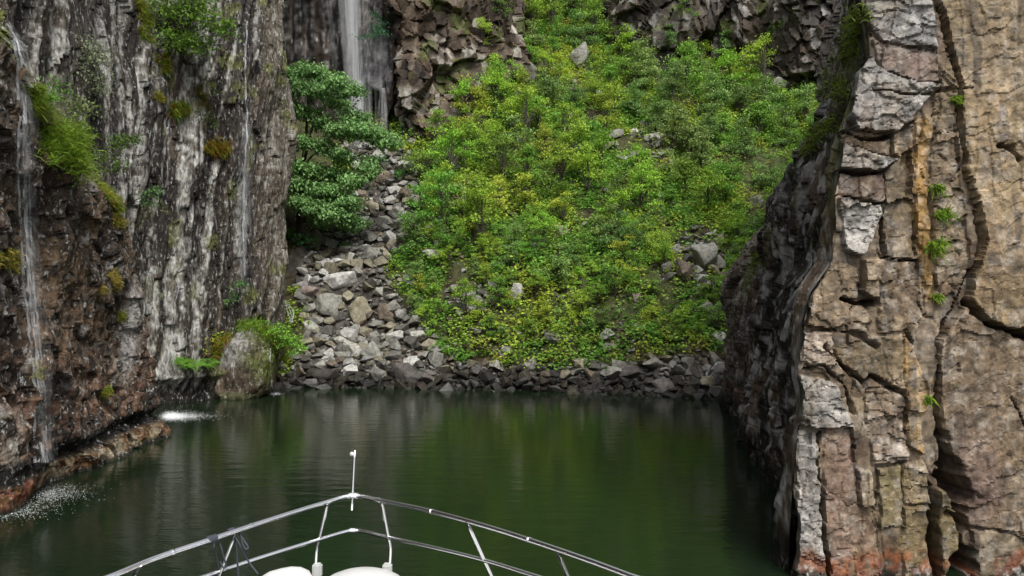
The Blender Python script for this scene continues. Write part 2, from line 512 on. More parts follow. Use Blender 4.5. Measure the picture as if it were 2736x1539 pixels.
def pick(w, px, py, r=14):
    """nearest surface point of a wall seen at a pixel, with its outward normal"""
    d = np.hypot(w.px - px, w.py - py)
    m = d < max(r, d.min() + 2)
    y = np.where(m, w.V[..., 1] + d * 0.03, 1e9)
    k = np.unravel_index(np.argmin(y), y.shape)
    return w.V[k].copy(), np.array([w.N[k][0], w.N[k][1], 0.0])

# -- upper left cliff: foliated rock with vertical streaks
def disp_upper(S, Z, X, Y):
    sk = S - 0.13 * Z                                   # the foliation leans
    wob = (fbm(S * .3, Z * .25, None, 40) - .5) * .9
    d = (ridged((sk + wob) * .9, Z * .07, 41, 3) - .5) * .40
    d += (ridged((sk + wob * .6) * 2.7, Z * .16, 45, 2) - .5) * .22
    d += (fbm(S * .35, Z * .22, None, 47, 2) - .5) * .9
    d += (fbm(S * 3, Z * 2.2, None, 49, 3) - .5) * .10
    d += facets((sk + wob) / .42, Z / 2.2, 50, .18, .8, .05) + facets((sk + wob * .6) / .16, Z / .55, 52, .03, .9) + (ridged((sk + wob * .4) * 6.5, Z * .5, 48, 2) - .5) * .10
    d -= .12 * np.exp(-((Z - .30 - .1 * vn(S * .7, S * 0)) / .18) ** 2)
    d += .25 * sstep(1.3, .75, Z) * sstep(.55, .8, Z)
    return d
def col_upper(w):
    S, Z, px, py = w.S, w.Z, w.px, w.py
    sk = S - 0.13 * Z
    wob = (fbm(S * .3, Z * .25, None, 40) - .5) * .9
    st = fbm((sk + wob) * 2.2, Z * .11, None, 51, 3)
    st2 = fbm((sk + wob) * 7.5, Z * .35, None, 55, 3)
    sp = fbm(S * 7, Z * 4.2, None, 57, 3)
    c = mix(C(.028, .023, .020), C(.10, .077, .056), sstep(.35, .65, st2))
    lich = sstep(.487, .565, .36 * st + .44 * st2 + .2 * sp + .05 * np.exp(-((px - 430) / 150) ** 2) - .09 * sstep(600, 690, px) - .05 * sstep(300, 150, px))
    c = mix(c, C(.40, .395, .365), lich * (.25 + .75 * sstep(.40, .56, sp)))
    # damp, darker bands where water runs down
    for x0, wd, a in ((655, 24, .8), (858, 40, .6), (210, 60, .45), (395, 14, .5), (310, 30, .35)):
        band = np.exp(-((px + .07 * (py - 400) * (1 if x0 < 600 else 0) - x0) / wd) ** 2) * sstep(900, 700, py)
        c = mix(c, C(.035, .032, .031), a * band)
    tan = sstep(690, 715, px) * .7
    c = mix(c, mix(C(.085, .07, .05), C(.14, .12, .09), sp), tan)
    c = c * .84
    tide = sstep(.55, .25, Z)
    c = mix(c, C(.014, .012, .010), tide)
    gr = .05 * sstep(.62, .75, fbm(S * 1.2, Z * .8, None, 60)) + 0
    moss = sstep(.66, .72, fbm(S * 1.6, Z * 1.2, None, 61)) * sstep(300, 520, px) * .6
    c = mix(c, C(.11, .12, .03), moss)
    rough = .62 - .28 * (1 - lich) * sstep(.4, .6, st)
    return np.concatenate([c, rough[..., None]], -1)
zs_u = np.r_[np.arange(-.8, 15.5, .05), np.arange(15.6, 26, .4)]
W_UP = wall([(-8.8, 3), (-9.5, 9), (-10.0, 15), (-10.7, 20.5), (-11.0, 23), (-10.5, 24.5), (-9.3, 25.9), (-8.25, 27.15), (-7.95, 27.9), (-8.7, 29.2), (-11.5, 34), (-17, 41)],
            zs_u, .05, 1, disp_upper, col_upper,
            lambda S, Z, X, Y: (np.stack([-.035 * Z * sstep(26, 22, Y), 0 * Z], -1), Z))
wall_obj(W_UP, 'cliff_left_upper', M['rock_streaked'], 'tall grey and brown streaked cliff on the left side of the cove', smooth=False)

# -- lower left cliff: brown buttress in front of it
def ztop(Y):
    return 7.0 - .385 * (np.clip(Y, 5, 30) - 13.2)
def disp_lower(S, Z, X, Y):
    d = (fbm(S * .5, Z * .45, None, 70, 3) - .5) * .8
    d += (ridged(S * 1.6 - Z * .3, Z * .7, 72, 3) - .5) * .15
    d += (fbm(S * 3.4, Z * 3, None, 74, 3) - .5) * .08
    d += (ridged(S * 5, Z * 3.2 + S, 76, 2) - .5) * .07
    d += facets((S - Z * .3) / .6, (Z + S * .25) / .5, 77, .13, .9, .03) + facets((S - .4 * Z) / .26, Z / .34, 78, .06, .9, 0) + facets(S / .11, Z / .12, 79, .022, .8, 0)
    d -= .4 * np.exp(-((Y - 14.25 - .04 * Z) / .22) ** 2)          # gully of the trickle
    d += .15 * sstep(14.2, 13.8, Y)
    d -= .20 * np.exp(-((Z - .46 - .12 * vn(S * .9, S * 0, None, 3)) / .13) ** 2) * sstep(13.9, 14.3, Y)
    d += .02 * sstep(.45, .3, Z)
    return d
def lean_lower(S, W, X, Y):
    zt = ztop(Y)
    e = np.maximum(W - zt, 0)
    z = np.where(W < zt, W, zt + e * .85)
    inward = e * .55 + .19 * np.minimum(W, zt) * sstep(14.5, 18.4, Y)
    return np.stack([-inward, 0 * W], -1), z
def col_lower(w):
    S, Z, px, py = w.S, w.Z, w.px, w.py
    a = fbm(S * 1.1, Z * .8, None, 80); b = fbm(S * 5.5 - Z, Z * 4.5, None, 82, 4); d = ridged(S * 2.6 - Z * .9, Z * 1.5 + S * .6, 84, 2)
    c = mix(C(.050, .035, .025), C(.125, .084, .052), sstep(.35, .65, a))
    c = mix(c, C(.14, .078, .052), sstep(3.0, 1.2, Z) * sstep(.38, .6, b) * .75)
    c = mix(c, C(.28, .275, .26), sstep(.80, .90, d) * sstep(.42, .58, b) * .85)
    c = mix(c, C(.022, .018, .016), sstep(.44, .34, b) * .8)
    pale = np.exp(-((px - 345 - (py - 900) * -.12) / 22) ** 2) * sstep(700, 800, py) * sstep(1060, 950, py)
    c = mix(c, C(.33, .32, .30), pale * .8)
    pale2 = np.exp(-((px - 30) / 35) ** 2) * sstep(1060, 1150, py) * sstep(.4, .6, b)
    c = mix(c, C(.30, .27, .22), pale2 * .7)
    c = c * .85
    dark = sstep(.8, .66, Z) * sstep(.3, .42, Z)
    c = mix(c, C(.010, .009, .008), dark)
    low = sstep(.42, .3, Z)
    c = mix(c, mix(C(.10, .05, .02), C(.16, .13, .08), sstep(.45, .6, b)), low * .9)
    c = mix(c, C(.10, .022, .014), low * sstep(120, 80, px) * sstep(.4, .6, b))
    c = mix(c, C(.02, .018, .012), sstep(.12, .04, Z))
    zt = ztop(w.V[..., 1])
    green = sstep(zt - .05, zt + .25, Z)
    c = mix(c, mix(C(.05, .05, .015), C(.10, .12, .025), b), green)
    rough = .5 + .2 * green
    return np.concatenate([c, rough[..., None]], -1)
W_LO = wall([(-7.6, 2), (-7.9, 7), (-8.3, 13), (-8.22, 16), (-8.1, 18.55), (-8.35, 19.1), (-9.3, 19.8), (-11.6, 20.6)],
            np.arange(-.8, 14.0, .04), .04, 1, disp_lower, col_lower, lean_lower)
wall_obj(W_LO, 'cliff_left_lower', M['rock_brown'], 'rough brown wet buttress rising from the water at the left', smooth=False)

# -- waterfall recess: dark wet wall
def disp_recess(S, Z, X, Y):
    d = (ridged(S * .8, Z * .1, 90, 3) - .5) * .9 + (fbm(S * 2.2, Z * .8, None, 92) - .5) * .5 + (fbm(S * 5, Z * 3, None, 93, 2) - .5) * .15
    px, py = proj(X, Y, Z)
    d += 1.0 * sstep(955, 975, px) * sstep(1050, 1030, px) * sstep(265, 235, py) * sstep(60, 100, py)
    d -= .6 * sstep(960, 980, px) * sstep(1045, 1030, px) * sstep(250, 275, py)
    return d
def col_recess(w):
    S, Z, px, py = w.S, w.Z, w.px, w.py
    a = fbm(S * 2.4, Z * .2, None, 95); b = fbm(S * 6, Z * 3, None, 97)
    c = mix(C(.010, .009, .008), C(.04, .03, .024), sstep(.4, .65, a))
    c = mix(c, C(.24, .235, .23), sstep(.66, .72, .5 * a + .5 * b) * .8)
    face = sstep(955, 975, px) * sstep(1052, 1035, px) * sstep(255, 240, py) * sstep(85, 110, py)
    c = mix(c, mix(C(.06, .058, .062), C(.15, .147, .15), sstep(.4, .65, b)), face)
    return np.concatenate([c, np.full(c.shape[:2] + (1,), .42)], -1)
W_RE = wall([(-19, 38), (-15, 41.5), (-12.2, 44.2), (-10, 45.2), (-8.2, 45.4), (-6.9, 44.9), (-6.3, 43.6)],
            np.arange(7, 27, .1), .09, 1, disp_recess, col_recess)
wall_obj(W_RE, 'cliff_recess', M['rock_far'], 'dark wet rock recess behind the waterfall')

# -- far rock walls: fractured blocks
def block_wall(path, zs, seed, name, label, base, ax, az, shear, ds=.07, side=1, dark=0.0, part='rock_block', lean=.12):
    reg = {}
    def disp(S, Z, X, Y):
        wx = (fbm(S * .4, Z * .3, None, seed + 1, 2) - .5) * .9; wz = (fbm(S * .3, Z * .6, None, seed + 2, 2) - .5) * .9
        f1, f2, cid, ox, oy = worley((S + wx + shear * Z) / ax, (Z + wz) / az, seed)
        reg['id'] = cid; reg['edge'] = f2 - f1
        d = (crand(cid, 1) - .5) * 1.2 + ox * (crand(cid, 2) - .5) * .9 + oy * (crand(cid, 3) - .65) * .9
        g1, g2, gid, gx, gy = worley((S + wx * .5 + .3 * Z) / (ax * .30), (Z + wz * .6 - .15 * S) / (az * .26), seed + 5)
        d += (crand(gid, 4) - .5) * .22 + gx * (crand(gid, 5) - .5) * .5 + gy * (crand(gid, 6) - .6) * .5
        d -= .14 * np.exp(-(f2 - f1) / .018)
        d += (fbm(S * 2.5, Z * 2.5, None, seed + 8, 3) - .5) * .06 + (fbm(S * .25, Z * .25, None, seed + 9, 2) - .5) * 1.6
        reg['sub'] = gid
        return d
    def colour(w):
        S, Z = w.S, w.Z
        a = crand(reg['id'], 11); b = crand(reg['sub'], 12); n = fbm(S * 1.8, Z * 1.1, None, seed + 20); v = fbm(S * 4.5, Z * .5, None, seed + 22)
        c = mix(base[0], base[1], sstep(.25, .75, .45 * a + .3 * b + .25 * n))
        c = mix(c, base[2], sstep(.62, .8, .5 * b + .5 * n))
        c = mix(c, C(.03, .025, .022), sstep(.55, .68, v) * (.45 + dark))
        gre = sstep(.63, .72, fbm(S * .9, Z * .9, None, seed + 25)) * .7
        c = mix(c, C(.07, .085, .02), gre)
        return np.concatenate([c, np.full(c.shape[:2] + (1,), .6 - .15 * dark)], -1)
    w = wall(path, zs, ds, side, disp, colour, lambda S, Z, X, Y: (np.stack([0 * Z, lean * (Z - zs[0])], -1), Z))
    wall_obj(w, name, M['rock_far'], label, reg['id'], part, smooth=False)
    return w
W_D1 = block_wall([(-7.6, 46), (-6.6, 44.6), (-6.2, 42.6), (-4.6, 41.9), (-3, 42.4), (-1.2, 43.9), (.2, 46), (.8, 50), (1, 56)], np.arange(8, 28, .07), 200,
                  'cliff_beside_waterfall', 'fractured brown rock cliff right of the waterfall',
                  (C(.034, .024, .017), C(.11, .08, .055), C(.26, .24, .21)), 1.9, 2.3, .22)
W_D2 = block_wall([(5.6, 58), (6.3, 50), (7.2, 47.6), (9.2, 46.6), (12, 47.2), (15, 46), (19, 43.5), (28, 40)], np.arange(11, 30, .08), 300,
                  'cliff_above_slope', 'dark blocky rock cliff above the green slope',
                  (C(.022, .018, .015), C(.075, .058, .044), C(.21, .20, .185)), 1.6, 2.6, -.1, .08, 1, .3)

# -- right cliff, face turned to the boat: slabs traced one by one (photo pixels, on the plane of the face)
YF = 9.85
EDGE = np.array([(-400, 2270), (0, 2300), (60, 2318), (150, 2322), (190, 2295), (250, 2288), (350, 2262), (450, 2240), (600, 2236), (700, 2222), (780, 2165), (860, 2142),
                 (950, 2134), (1100, 2136), (1200, 2124), (1300, 2116), (1400, 2110), (1539, 2104), (1800, 2100)], float)
SL = [  # polygon, depth (+ towards the boat), colour, pale mottling
 ([(2529, -300), (2529, 0), (2551, 110), (2568, 210), (2565, 309), (2582, 420), (2596, 525), (2610, 640), (2598, 718), (2580, 800), (2624, 853), (2736, 897), (3400, 1100), (3400, -300)], .34, (.30, .225, .135), .25),
 ([(2503, 905), (2570, 815), (2620, 862), (2736, 908), (3400, 1110), (3400, 1500), (2717, 1420), (2575, 1398), (2559, 1365), (2526, 1273), (2510, 1158), (2494, 1060)], .24, (.25, .185, .125), .3),
 ([(2578, 1408), (2717, 1430), (3400, 1510), (3400, 1900), (2600, 1900), (2586, 1512)], .15, (.20, .16, .11), .2),
 ([(2488, 1303), (2532, 1300), (2543, 1502), (2540, 1700), (2500, 1700), (2494, 1480)], .20, (.21, .165, .085), .2),
 ([(2513, -300), (2529, -300), (2527, 0), (2548, 110), (2562, 232), (2524, 236), (2516, 100)], -.02, (.14, .095, .06), .1),
 ([(2300, -300), (2507, -300), (2510, 0), (2516, 130), (2430, 120), (2369, 100), (2331, 55), (2322, 0)], .18, (.27, .265, .26), .4),
 ([(2331, 58), (2369, 104), (2430, 124), (2516, 134), (2518, 215), (2440, 205), (2369, 188)], .10, (.20, .15, .125), .3),
 ([(2298, 144), (2342, 138), (2375, 192), (2516, 221), (2513, 240), (2425, 246), (2340, 240), (2287, 262), (2287, 188)], .22, (.29, .28, .265), .4),
 ([(2262, 266), (2340, 244), (2425, 250), (2500, 246), (2419, 331), (2397, 348), (2287, 359), (2256, 300)], .30, (.28, .27, .26), .4),
 ([(2253, 353), (2386, 346), (2382, 414), (2248, 384)], .08, (.135, .10, .07), .15),
 ([(2245, 385), (2405, 428), (2369, 452), (2281, 464), (2237, 450)], .26, (.33, .315, .295), .41),
 ([(2237, 456), (2369, 456), (2361, 541), (2242, 522)], .10, (.155, .105, .085), .2),
 ([(2237, 526), (2361, 546), (2356, 576), (2298, 685), (2253, 663)], .27, (.33, .315, .295), .41),
 ([(2374, 446), (2410, 420), (2450, 395), (2450, 690), (2355, 690), (2366, 556)], .02, (.18, .135, .085), .3),
 ([(2425, 335), (2468, 296), (2460, 385), (2412, 420), (2392, 405), (2392, 355)], .10, (.24, .18, .12), .3),
 ([(2469, 298), (2494, 331), (2485, 525), (2490, 800), (2469, 800), (2449, 580), (2458, 414)], .13, (.36, .22, .085), .3),
 ([(2406, 885), (2439, 935), (2463, 1055), (2458, 1215), (2423, 1190), (2415, 1055), (2409, 968)], .13, (.36, .235, .10), .3),
 ([(2500, 240), (2562, 244), (2562, 318), (2575, 480), (2586, 679), (2582, 770), (2500, 800), (2494, 525), (2503, 331)], .08, (.21, .16, .11), .45),
 ([(2300, 692), (2353, 692), (2338, 800), (2300, 776)], .33, (.27, .21, .145), .2),
 ([(2358, 696), (2452, 701), (2460, 850), (2405, 880), (2340, 885), (2345, 790)], .05, (.17, .125, .085), .3),
 ([(2170, 761), (2245, 700), (2290, 715), (2290, 800), (2330, 858), (2205, 881), (2147, 866)], .14, (.185, .14, .095), .3),
 ([(2227, 935), (2336, 895), (2404, 895), (2412, 1011), (2390, 1022), (2319, 990), (2303, 1017), (2250, 975)], .12, (.19, .15, .10), .3),
 ([(2136, 890), (2215, 890), (2225, 950), (2255, 1000), (2216, 1000), (2183, 984), (2132, 965)], .20, (.30, .24, .19), .4),
 ([(2128, 1002), (2216, 1018), (2249, 1077), (2272, 1137), (2172, 1137), (2130, 1131)], .27, (.33, .315, .295), .41),
 ([(2194, 1141), (2272, 1139), (2287, 1349), (2336, 1404), (2341, 1700), (2194, 1700)], .13, (.22, .15, .115), .25),
 ([(2123, 1145), (2176, 1150), (2182, 1300), (2187, 1700), (2095, 1700), (2112, 1400)], .20, (.33, .315, .295), .41),
 ([(2308, 1030), (2390, 1028), (2412, 1050), (2421, 1225), (2319, 1229)], .05, (.20, .155, .12), .5),
 ([(2281, 1240), (2314, 1251), (2319, 1338), (2288, 1349)], .24, (.27, .22, .16), .3),
 ([(2330, 1240), (2398, 1235), (2396, 1398), (2340, 1400)], .11, (.20, .165, .085), .3),
 ([(2401, 1344), (2477, 1344), (2472, 1463), (2476, 1700), (2400, 1700), (2396, 1463)], .20, (.23, .18, .095), .3),
 ([(2402, 1232), (2462, 1225), (2482, 1335), (2404, 1338)], .06, (.24, .185, .11), .4),
]
def right_face():
    w = Wall()
    xs = np.arange(2.6, 9.6, .018); zs = np.arange(-.7, 11.2, .02)
    X, Z = np.meshgrid(xs, zs)
    px, py = CX + F * X / YF, CY - F * (Z - H) / YF
    wx = px + (fbm(X * 2.2, Z * 2.2, None, 101, 4) - .5) * 20 + (vn(X * 16, Z * 16, None, 102) - .5) * 5
    wy = py + (fbm(X * 2.2, Z * 2.2, None, 103, 4) - .5) * 20 + (vn(X * 16, Z * 16, None, 104) - .5) * 5
    n1 = fbm(X * 1.0, Z * .8, None, 105); n2 = fbm(X * 4, Z * 2.6, None, 107); n3 = fbm(X * 14, Z * 11, None, 109, 3)
    vs = fbm(X * 6, Z * .9, None, 111)
    D = .02 + (n1 - .5) * .08 + (n3 - .5) * .02 + facets((X + Z * .1) / .30, Z / .75, 113, .075, .9, .02)
    fac = facets((X - Z * .12 + n2 * .1) / .22, (Z + n2 * .1) / 1.1, 116, .035, .7) + facets((X + n2 * .25) / 1.0, (Z + n2 * .25) / .8, 114, .07, .8) + facets((X + Z * .15 + n2 * .2) / .45, (Z + n2 * .2 - X * .2) / .30, 115, .026, .9, .008, .015)
    reg = np.zeros(X.shape, int)
    c = mix(C(.085, .06, .042), C(.20, .16, .12), sstep(.35, .65, n2))
    r2 = np.random.default_rng(5)
    gx = px + (fbm(X * 1.7, Z * 1.1, None, 151, 4) - .5) * 90 + (n3 - .5) * 26; gy = py + (fbm(X * 1.7, Z * 1.1, None, 153, 4) - .5) * 110 + (n3 - .5) * 30
    c2 = c.copy()
    for k, (poly, dep, colr, mot) in enumerate(SL):
        m = in_poly(wx, wy, poly)
        pd = poly_dist(wx, wy, poly)
        q = np.array(poly, float).clip([2000, -100], [2800, 1600]); cx, cy = q.mean(0)
        tx, ty = r2.uniform(-.0006, .0006), r2.uniform(-.0005, .0008)
        rel = dep * (.42 if k < 3 else .75 if k == 3 else .5) + (px - cx).clip(-250, 250) * tx * .6 + (py - cy).clip(-250, 250) * ty * .4
        rel = rel + (n1 - .5) * .08 + (n2 - .5) * .025 + (n3 - .5) * .02 + facets((X + n2 * .2) / .16, (Z + n2 * .2) / .11, 117, .009, .9) + fac * (.55 if k < 3 else 1.0)
        if mot >= .4 or sum(colr) > .95:
            rel = rel + facets((X + n2 * .3) / .5, (Z + n2 * .15 + X * .15) / .13, 430 + k, .035, .8, .03, .02)
        rel = rel - .028 * np.exp(-(pd / 1.5) ** 2) * (.3 + 1.4 * vn(X * 3, Z * 3, None, 118))
        D = np.where(m, rel, D)
        reg = np.where(m, k + 1, reg)
        base = C(*colr)
        cc = mix(base * .72, base * 1.22, sstep(.3, .7, .5 * n2 + .5 * vs))
        cc = mix(cc, C(.40, .375, .34), mot * sstep(.5, .68, .6 * n3 + .4 * n2))
        cc = mix(cc, C(.12, .075, .05), .5 * sstep(.55, .72, n1 * .5 + vs * .5))
        c = np.where(m[..., None], cc, c)
        c2 = np.where(in_poly(gx, gy, poly)[..., None], cc, c2)
    c = c * .72 + c2 * .28
    general = mix(C(.12, .085, .05), C(.25, .19, .115), sstep(.35, .65, .5 * n2 + .5 * fbm(X * 1.3, Z * .5, None, 155)))
    c = mix(c, general, .12 + .30 * sstep(.45, .62, fbm(X * 2.6, Z * 1.4, None, 157)))
    c = mix(c, C(.06, .045, .034), .65 * sstep(.56, .68, fbm(X * 7, Z * 1.1, None, 159)) * sstep(.4, .6, n2))
    c = mix(c, C(.40, .385, .36), .22 * sstep(.60, .66, fbm(X * 9, Z * 7, None, 161, 4)))
    # stains with a shape of their own: purple-brown on the lower right slab, purple on the upper one
    st = sstep(.38, .6, .6 * vs + .4 * n2)
    for x0, y0, rx, ry, a in ((2570, 1070, 55, 90, .8), (2600, 1280, 75, 130, .6), (2450, 170, 60, 60, .5), (2350, 1120, 30, 90, .4), (2240, 1260, 45, 100, .3)):
        g = np.exp(-(((px - x0) / rx) ** 2 + ((py - y0) / ry) ** 2) ** 1.5)
        c = mix(c, C(.115, .07, .062), a * g * st)
    c = c * (.58 + .5 * fbm(X * .7, Z * .6, None, 165, 3))[..., None] * (.74 + .5 * n3)[..., None]
    lum = c.mean(-1, keepdims=True)
    c = np.clip(lum + (c - lum) * 1.08, .008, 1)
    c = mix(c, c * .35, sstep(.63, .70, fbm(X * 5, Z * 16, None, 167, 3)) * .6)
    # tide marks: rust, then weed and barnacles
    tz = Z + (n2 - .5) * .25
    tz = tz + (fbm(X * 1.5, Z * 0, None, 163) - .5) * .3
    rust = sstep(.42, .2, tz) * sstep(.0, .1, tz)
    c = mix(c, mix(C(.17, .055, .02), C(.11, .032, .02), sstep(.4, .6, n2)), rust * sstep(.36, .54, .6 * n3 + .4 * vs) * .85)
    c = mix(c, C(.02, .017, .012), sstep(.13, .06, tz))
    c = mix(c, C(.35, .33, .3), sstep(.66, .7, n3) * sstep(.2, .1, tz) * .7)
    # long open joints
    def joint(pts, width, depth):
        nonlocal D, c
        pts = np.array(pts, float)
        d = np.full(X.shape, 1e9)
        for a, b in zip(pts[:-1], pts[1:]):
            e = b - a
            t = np.clip(((wx - a[0]) * e[0] + (wy - a[1]) * e[1]) / (e @ e), 0, 1)
            d = np.minimum(d, np.hypot(wx - a[0] - t * e[0], wy - a[1] - t * e[1]) / (width[0] + (width[1] - width[0]) * t if isinstance(width, tuple) else width))
        d = d / (.25 + 1.5 * sstep(.25, .8, fbm(X * 4.5, Z * 4.5, None, 119, 3)))
        D = D - depth * np.exp(-d ** 3)
    joint([(2240, 800), (2290, 812), (2340, 806)], 6, .4)
    joint([(2350, 690), (2348, 760), (2342, 800)], 3, .2)
    joint([(2240, 350), (2300, 372), (2385, 360)], 4, .2)
    joint([(2236, 455), (2300, 470), (2372, 452), (2406, 428)], 4, .2)
    joint([(2236, 522), (2300, 540), (2365, 544), (2360, 690), (2450, 698)], 3, .2)
    joint([(2380, 190), (2470, 212), (2516, 218)], 4, .2)
    joint([(2529, 0), (2555, 110), (2570, 230), (2568, 310), (2585, 420), (2600, 525), (2612, 640), (2600, 715)], 2.6, .28)
    joint([(2600, 715), (2560, 790), (2500, 905), (2494, 1065), (2508, 1160)], 3, .2)
    joint([(2508, 1160), (2545, 1330), (2566, 1560), (2570, 1800)], (7, 24), 1.3)
    joint([(2575, 806), (2624, 858), (2736, 902), (2900, 960)], 6, .4)
    joint([(2480, 1290), (2484, 1400), (2486, 1560)], 6, .35)
    joint([(2180, 1150), (2184, 1300), (2188, 1540)], 3, .25)
    joint([(2140, 990), (2190, 975), (2240, 1010), (2275, 1100)], 4, .15)
    joint([(2195, 930), (2250, 975), (2300, 1020), (2330, 1000), (2400, 1040)], 5, .2)
    joint([(2215, 885), (2300, 895), (2340, 925)], 5, .15)
    joint([(2500, 235), (2510, 240), (2600, 232)], 3, .1)
    joint([(2690, 1060), (2720, 1130), (2760, 1180)], 3, .12)
    joint([(2670, 390), (2700, 395), (2722, 425)], 6, .15)
    Yv = YF + .035 * (Z - H) - D + .02 * (X - 3.3)
    # left end: the face stops at its edge and folds back
    ex = np.interp(py, EDGE[:, 0], EDGE[:, 1]) + (fbm(Z * 1.6, Z * 0 + 3, None, 120, 3) - .5) * 34
    xe = (ex - CX) / F * YF
    over = np.maximum(xe - X, 0)
    over = np.minimum(over, .22)
    Xv = np.where(X < xe, xe + over * .75, X)
    Yv = Yv + over * 1.6
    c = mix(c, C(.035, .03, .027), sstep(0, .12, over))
    rough = .62 - .2 * sstep(.5, .1, Z)
    w.V = np.stack([Xv, Yv, Z], -1); w.px, w.py = proj(Xv, Yv, Z)
    w.S, w.Z, w.D = X, Z, D
    w.N = np.broadcast_to(np.array([0, -1.0]), X.shape + (2,))
    w.colr = np.concatenate([c, rough[..., None]], -1)
    return w, reg
W_RF, regF = right_face()
wall_obj(W_RF, 'cliff_right_face', M['rock_slab'], 'tan and grey slabbed rock face close on the right', regF, 'slab', smooth=False)

# -- right cliff, flank: black wet rock running back into the cove
def disp_flank(S, Z, X, Y):
    sk = S * .9 + Z * .12
    d = (ridged(sk * .9, Z * .12, 130, 3) - .5) * .6 + (ridged(sk * 3, Z * .35, 132, 2) - .5) * .25
    d += (fbm(S * 2.5, Z * 1.6, None, 134, 3) - .5) * .12 + (fbm(S * .4, Z * .35, None, 136, 2) - .5) * .5
    d += facets(sk / .4, Z / 1.6, 138, .2, .9, .06) + facets(S / .16, Z / .4, 139, .09, .9)
    d += facets(S / .09, Z / .16, 137, .03, .9)
    return d * sstep(0, .3, S) * (.45 + .55 * sstep(.5, 3.5, S)) - .06
def ztf(Y):
    return np.interp(Y, [8, 10.3, 11.5, 13, 14.5, 16, 18, 20, 22, 24, 27, 40], [30, 20, 7.6, 6.5, 5.9, 5.3, 4.8, 4.4, 3.9, 3.1, 2.4, 2.0])
def lean_flank(S, Z, X, Y):
    e = np.maximum(Z - ztf(Y), 0)
    ln = np.interp(Y, [9, 13, 20, 24], [.13, .11, .06, .04])
    pe = CY - F * (Z - H) / YF
    xe = (np.interp(pe, EDGE[:, 0], EDGE[:, 1]) - CX) / F * YF - 3.36
    k = np.interp(Y, [9.9, 12, 15, 20], [1, .85, .62, .3])
    return np.stack([k * xe + np.minimum(e, 3) * .75 + np.maximum(e - 3, 0) * .3, e * .2], -1), Z
def col_flank(w):
    S, Z, px, py = w.S, w.Z, w.px, w.py
    a = fbm(S * 1.4 + Z * .2, Z * .3, None, 140); b = fbm(S * 6, Z * 2.2, None, 142); r = ridged(S * 2.4 + Z * .3, Z * .5, 144, 2)
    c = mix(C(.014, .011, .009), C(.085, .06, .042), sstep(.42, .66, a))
    c = mix(c, C(.26, .25, .24), sstep(.76, .9, r) * sstep(.47, .6, b) * .7)  # pale veins here, flecks below: wet glints painted into the rock colour
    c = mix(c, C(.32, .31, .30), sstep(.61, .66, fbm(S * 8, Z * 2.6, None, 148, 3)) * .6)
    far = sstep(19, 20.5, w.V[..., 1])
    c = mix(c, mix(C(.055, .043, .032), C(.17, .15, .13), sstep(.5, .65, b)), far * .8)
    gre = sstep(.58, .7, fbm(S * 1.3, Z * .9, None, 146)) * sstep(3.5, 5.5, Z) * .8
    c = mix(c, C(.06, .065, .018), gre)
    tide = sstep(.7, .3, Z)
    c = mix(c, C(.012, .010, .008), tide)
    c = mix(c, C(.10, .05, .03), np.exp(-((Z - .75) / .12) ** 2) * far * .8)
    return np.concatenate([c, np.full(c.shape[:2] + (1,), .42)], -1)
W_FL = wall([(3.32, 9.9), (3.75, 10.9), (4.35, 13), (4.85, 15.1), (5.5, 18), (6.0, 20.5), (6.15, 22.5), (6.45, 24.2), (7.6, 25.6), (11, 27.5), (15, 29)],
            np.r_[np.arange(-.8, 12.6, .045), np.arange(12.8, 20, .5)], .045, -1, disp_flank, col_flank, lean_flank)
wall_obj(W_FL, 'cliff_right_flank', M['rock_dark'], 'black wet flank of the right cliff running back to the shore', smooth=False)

# ------------------------------------------------------------------ stones
def hull(pts):
    bm = bmesh.new()
    for p in pts: bm.verts.new(p)
    r = bmesh.ops.convex_hull(bm, input=bm.verts)
    junk = [g for g in r['geom_interior'] + r['geom_unused'] if isinstance(g, bmesh.types.BMVert)]
    if junk: bmesh.ops.delete(bm, geom=list(set(junk)), context='VERTS')
    return bm
def stone_bm(r, n=13, sx=1, sy=1, sz=.7, boxy=.6):
    p = r.normal(size=(n, 3)); p /= np.abs(p).max(1)[:, None] ** boxy * np.linalg.norm(p, axis=1)[:, None] ** (1 - boxy)
    p *= r.uniform(.72, 1.0, (n, 1))
    return hull((p * np.array([sx, sy, sz]) * .5).tolist())
def big_bm(r, sx, sy, sz, n=16):
    """a boulder: an angular hull, its edges broken and its faces uneven"""
    bm = stone_bm(r, n, sx, sy, sz)
    e = [x for x in bm.edges if x.calc_length() > .12]
    w = .035 * min(sx, sy, sz)
    bmesh.ops.bevel(bm, geom=bm.edges[:], offset=w, segments=1, affect='EDGES', clamp_overlap=True)
    bmesh.ops.triangulate(bm, faces=bm.faces[:])
    for k in range(2):
        e = [x for x in bm.edges if x.calc_length() > .14 * max(sx, sz)]
        if e: bmesh.ops.subdivide_edges(bm, edges=e, cuts=1, use_grid_fill=False)
        bmesh.ops.triangulate(bm, faces=bm.faces[:])
    V = np.array([v.co[:] for v in bm.verts])
    k = 3.2 / max(sx, sz); q = r.uniform(0, 90)
    d = (fbm(V[:, 0] * k + q, V[:, 1] * k, V[:, 2] * k, 9, 3) - .5) * .16 * min(sx, sz)
    for v, dd in zip(bm.verts, d):
        v.co += v.co.normalized() * dd
    return bm
def bm_mesh(bm, name, colr):
    me = bpy.data.meshes.new(name); bm.to_mesh(me); bm.free()
    a = me.color_attributes.new('Col', 'FLOAT_COLOR', 'POINT')
    n = len(me.vertices)
    cc = np.ones((n, 4)); cc[:, :3] = colr
    a.data.foreach_set('color', cc.ravel())
    return me
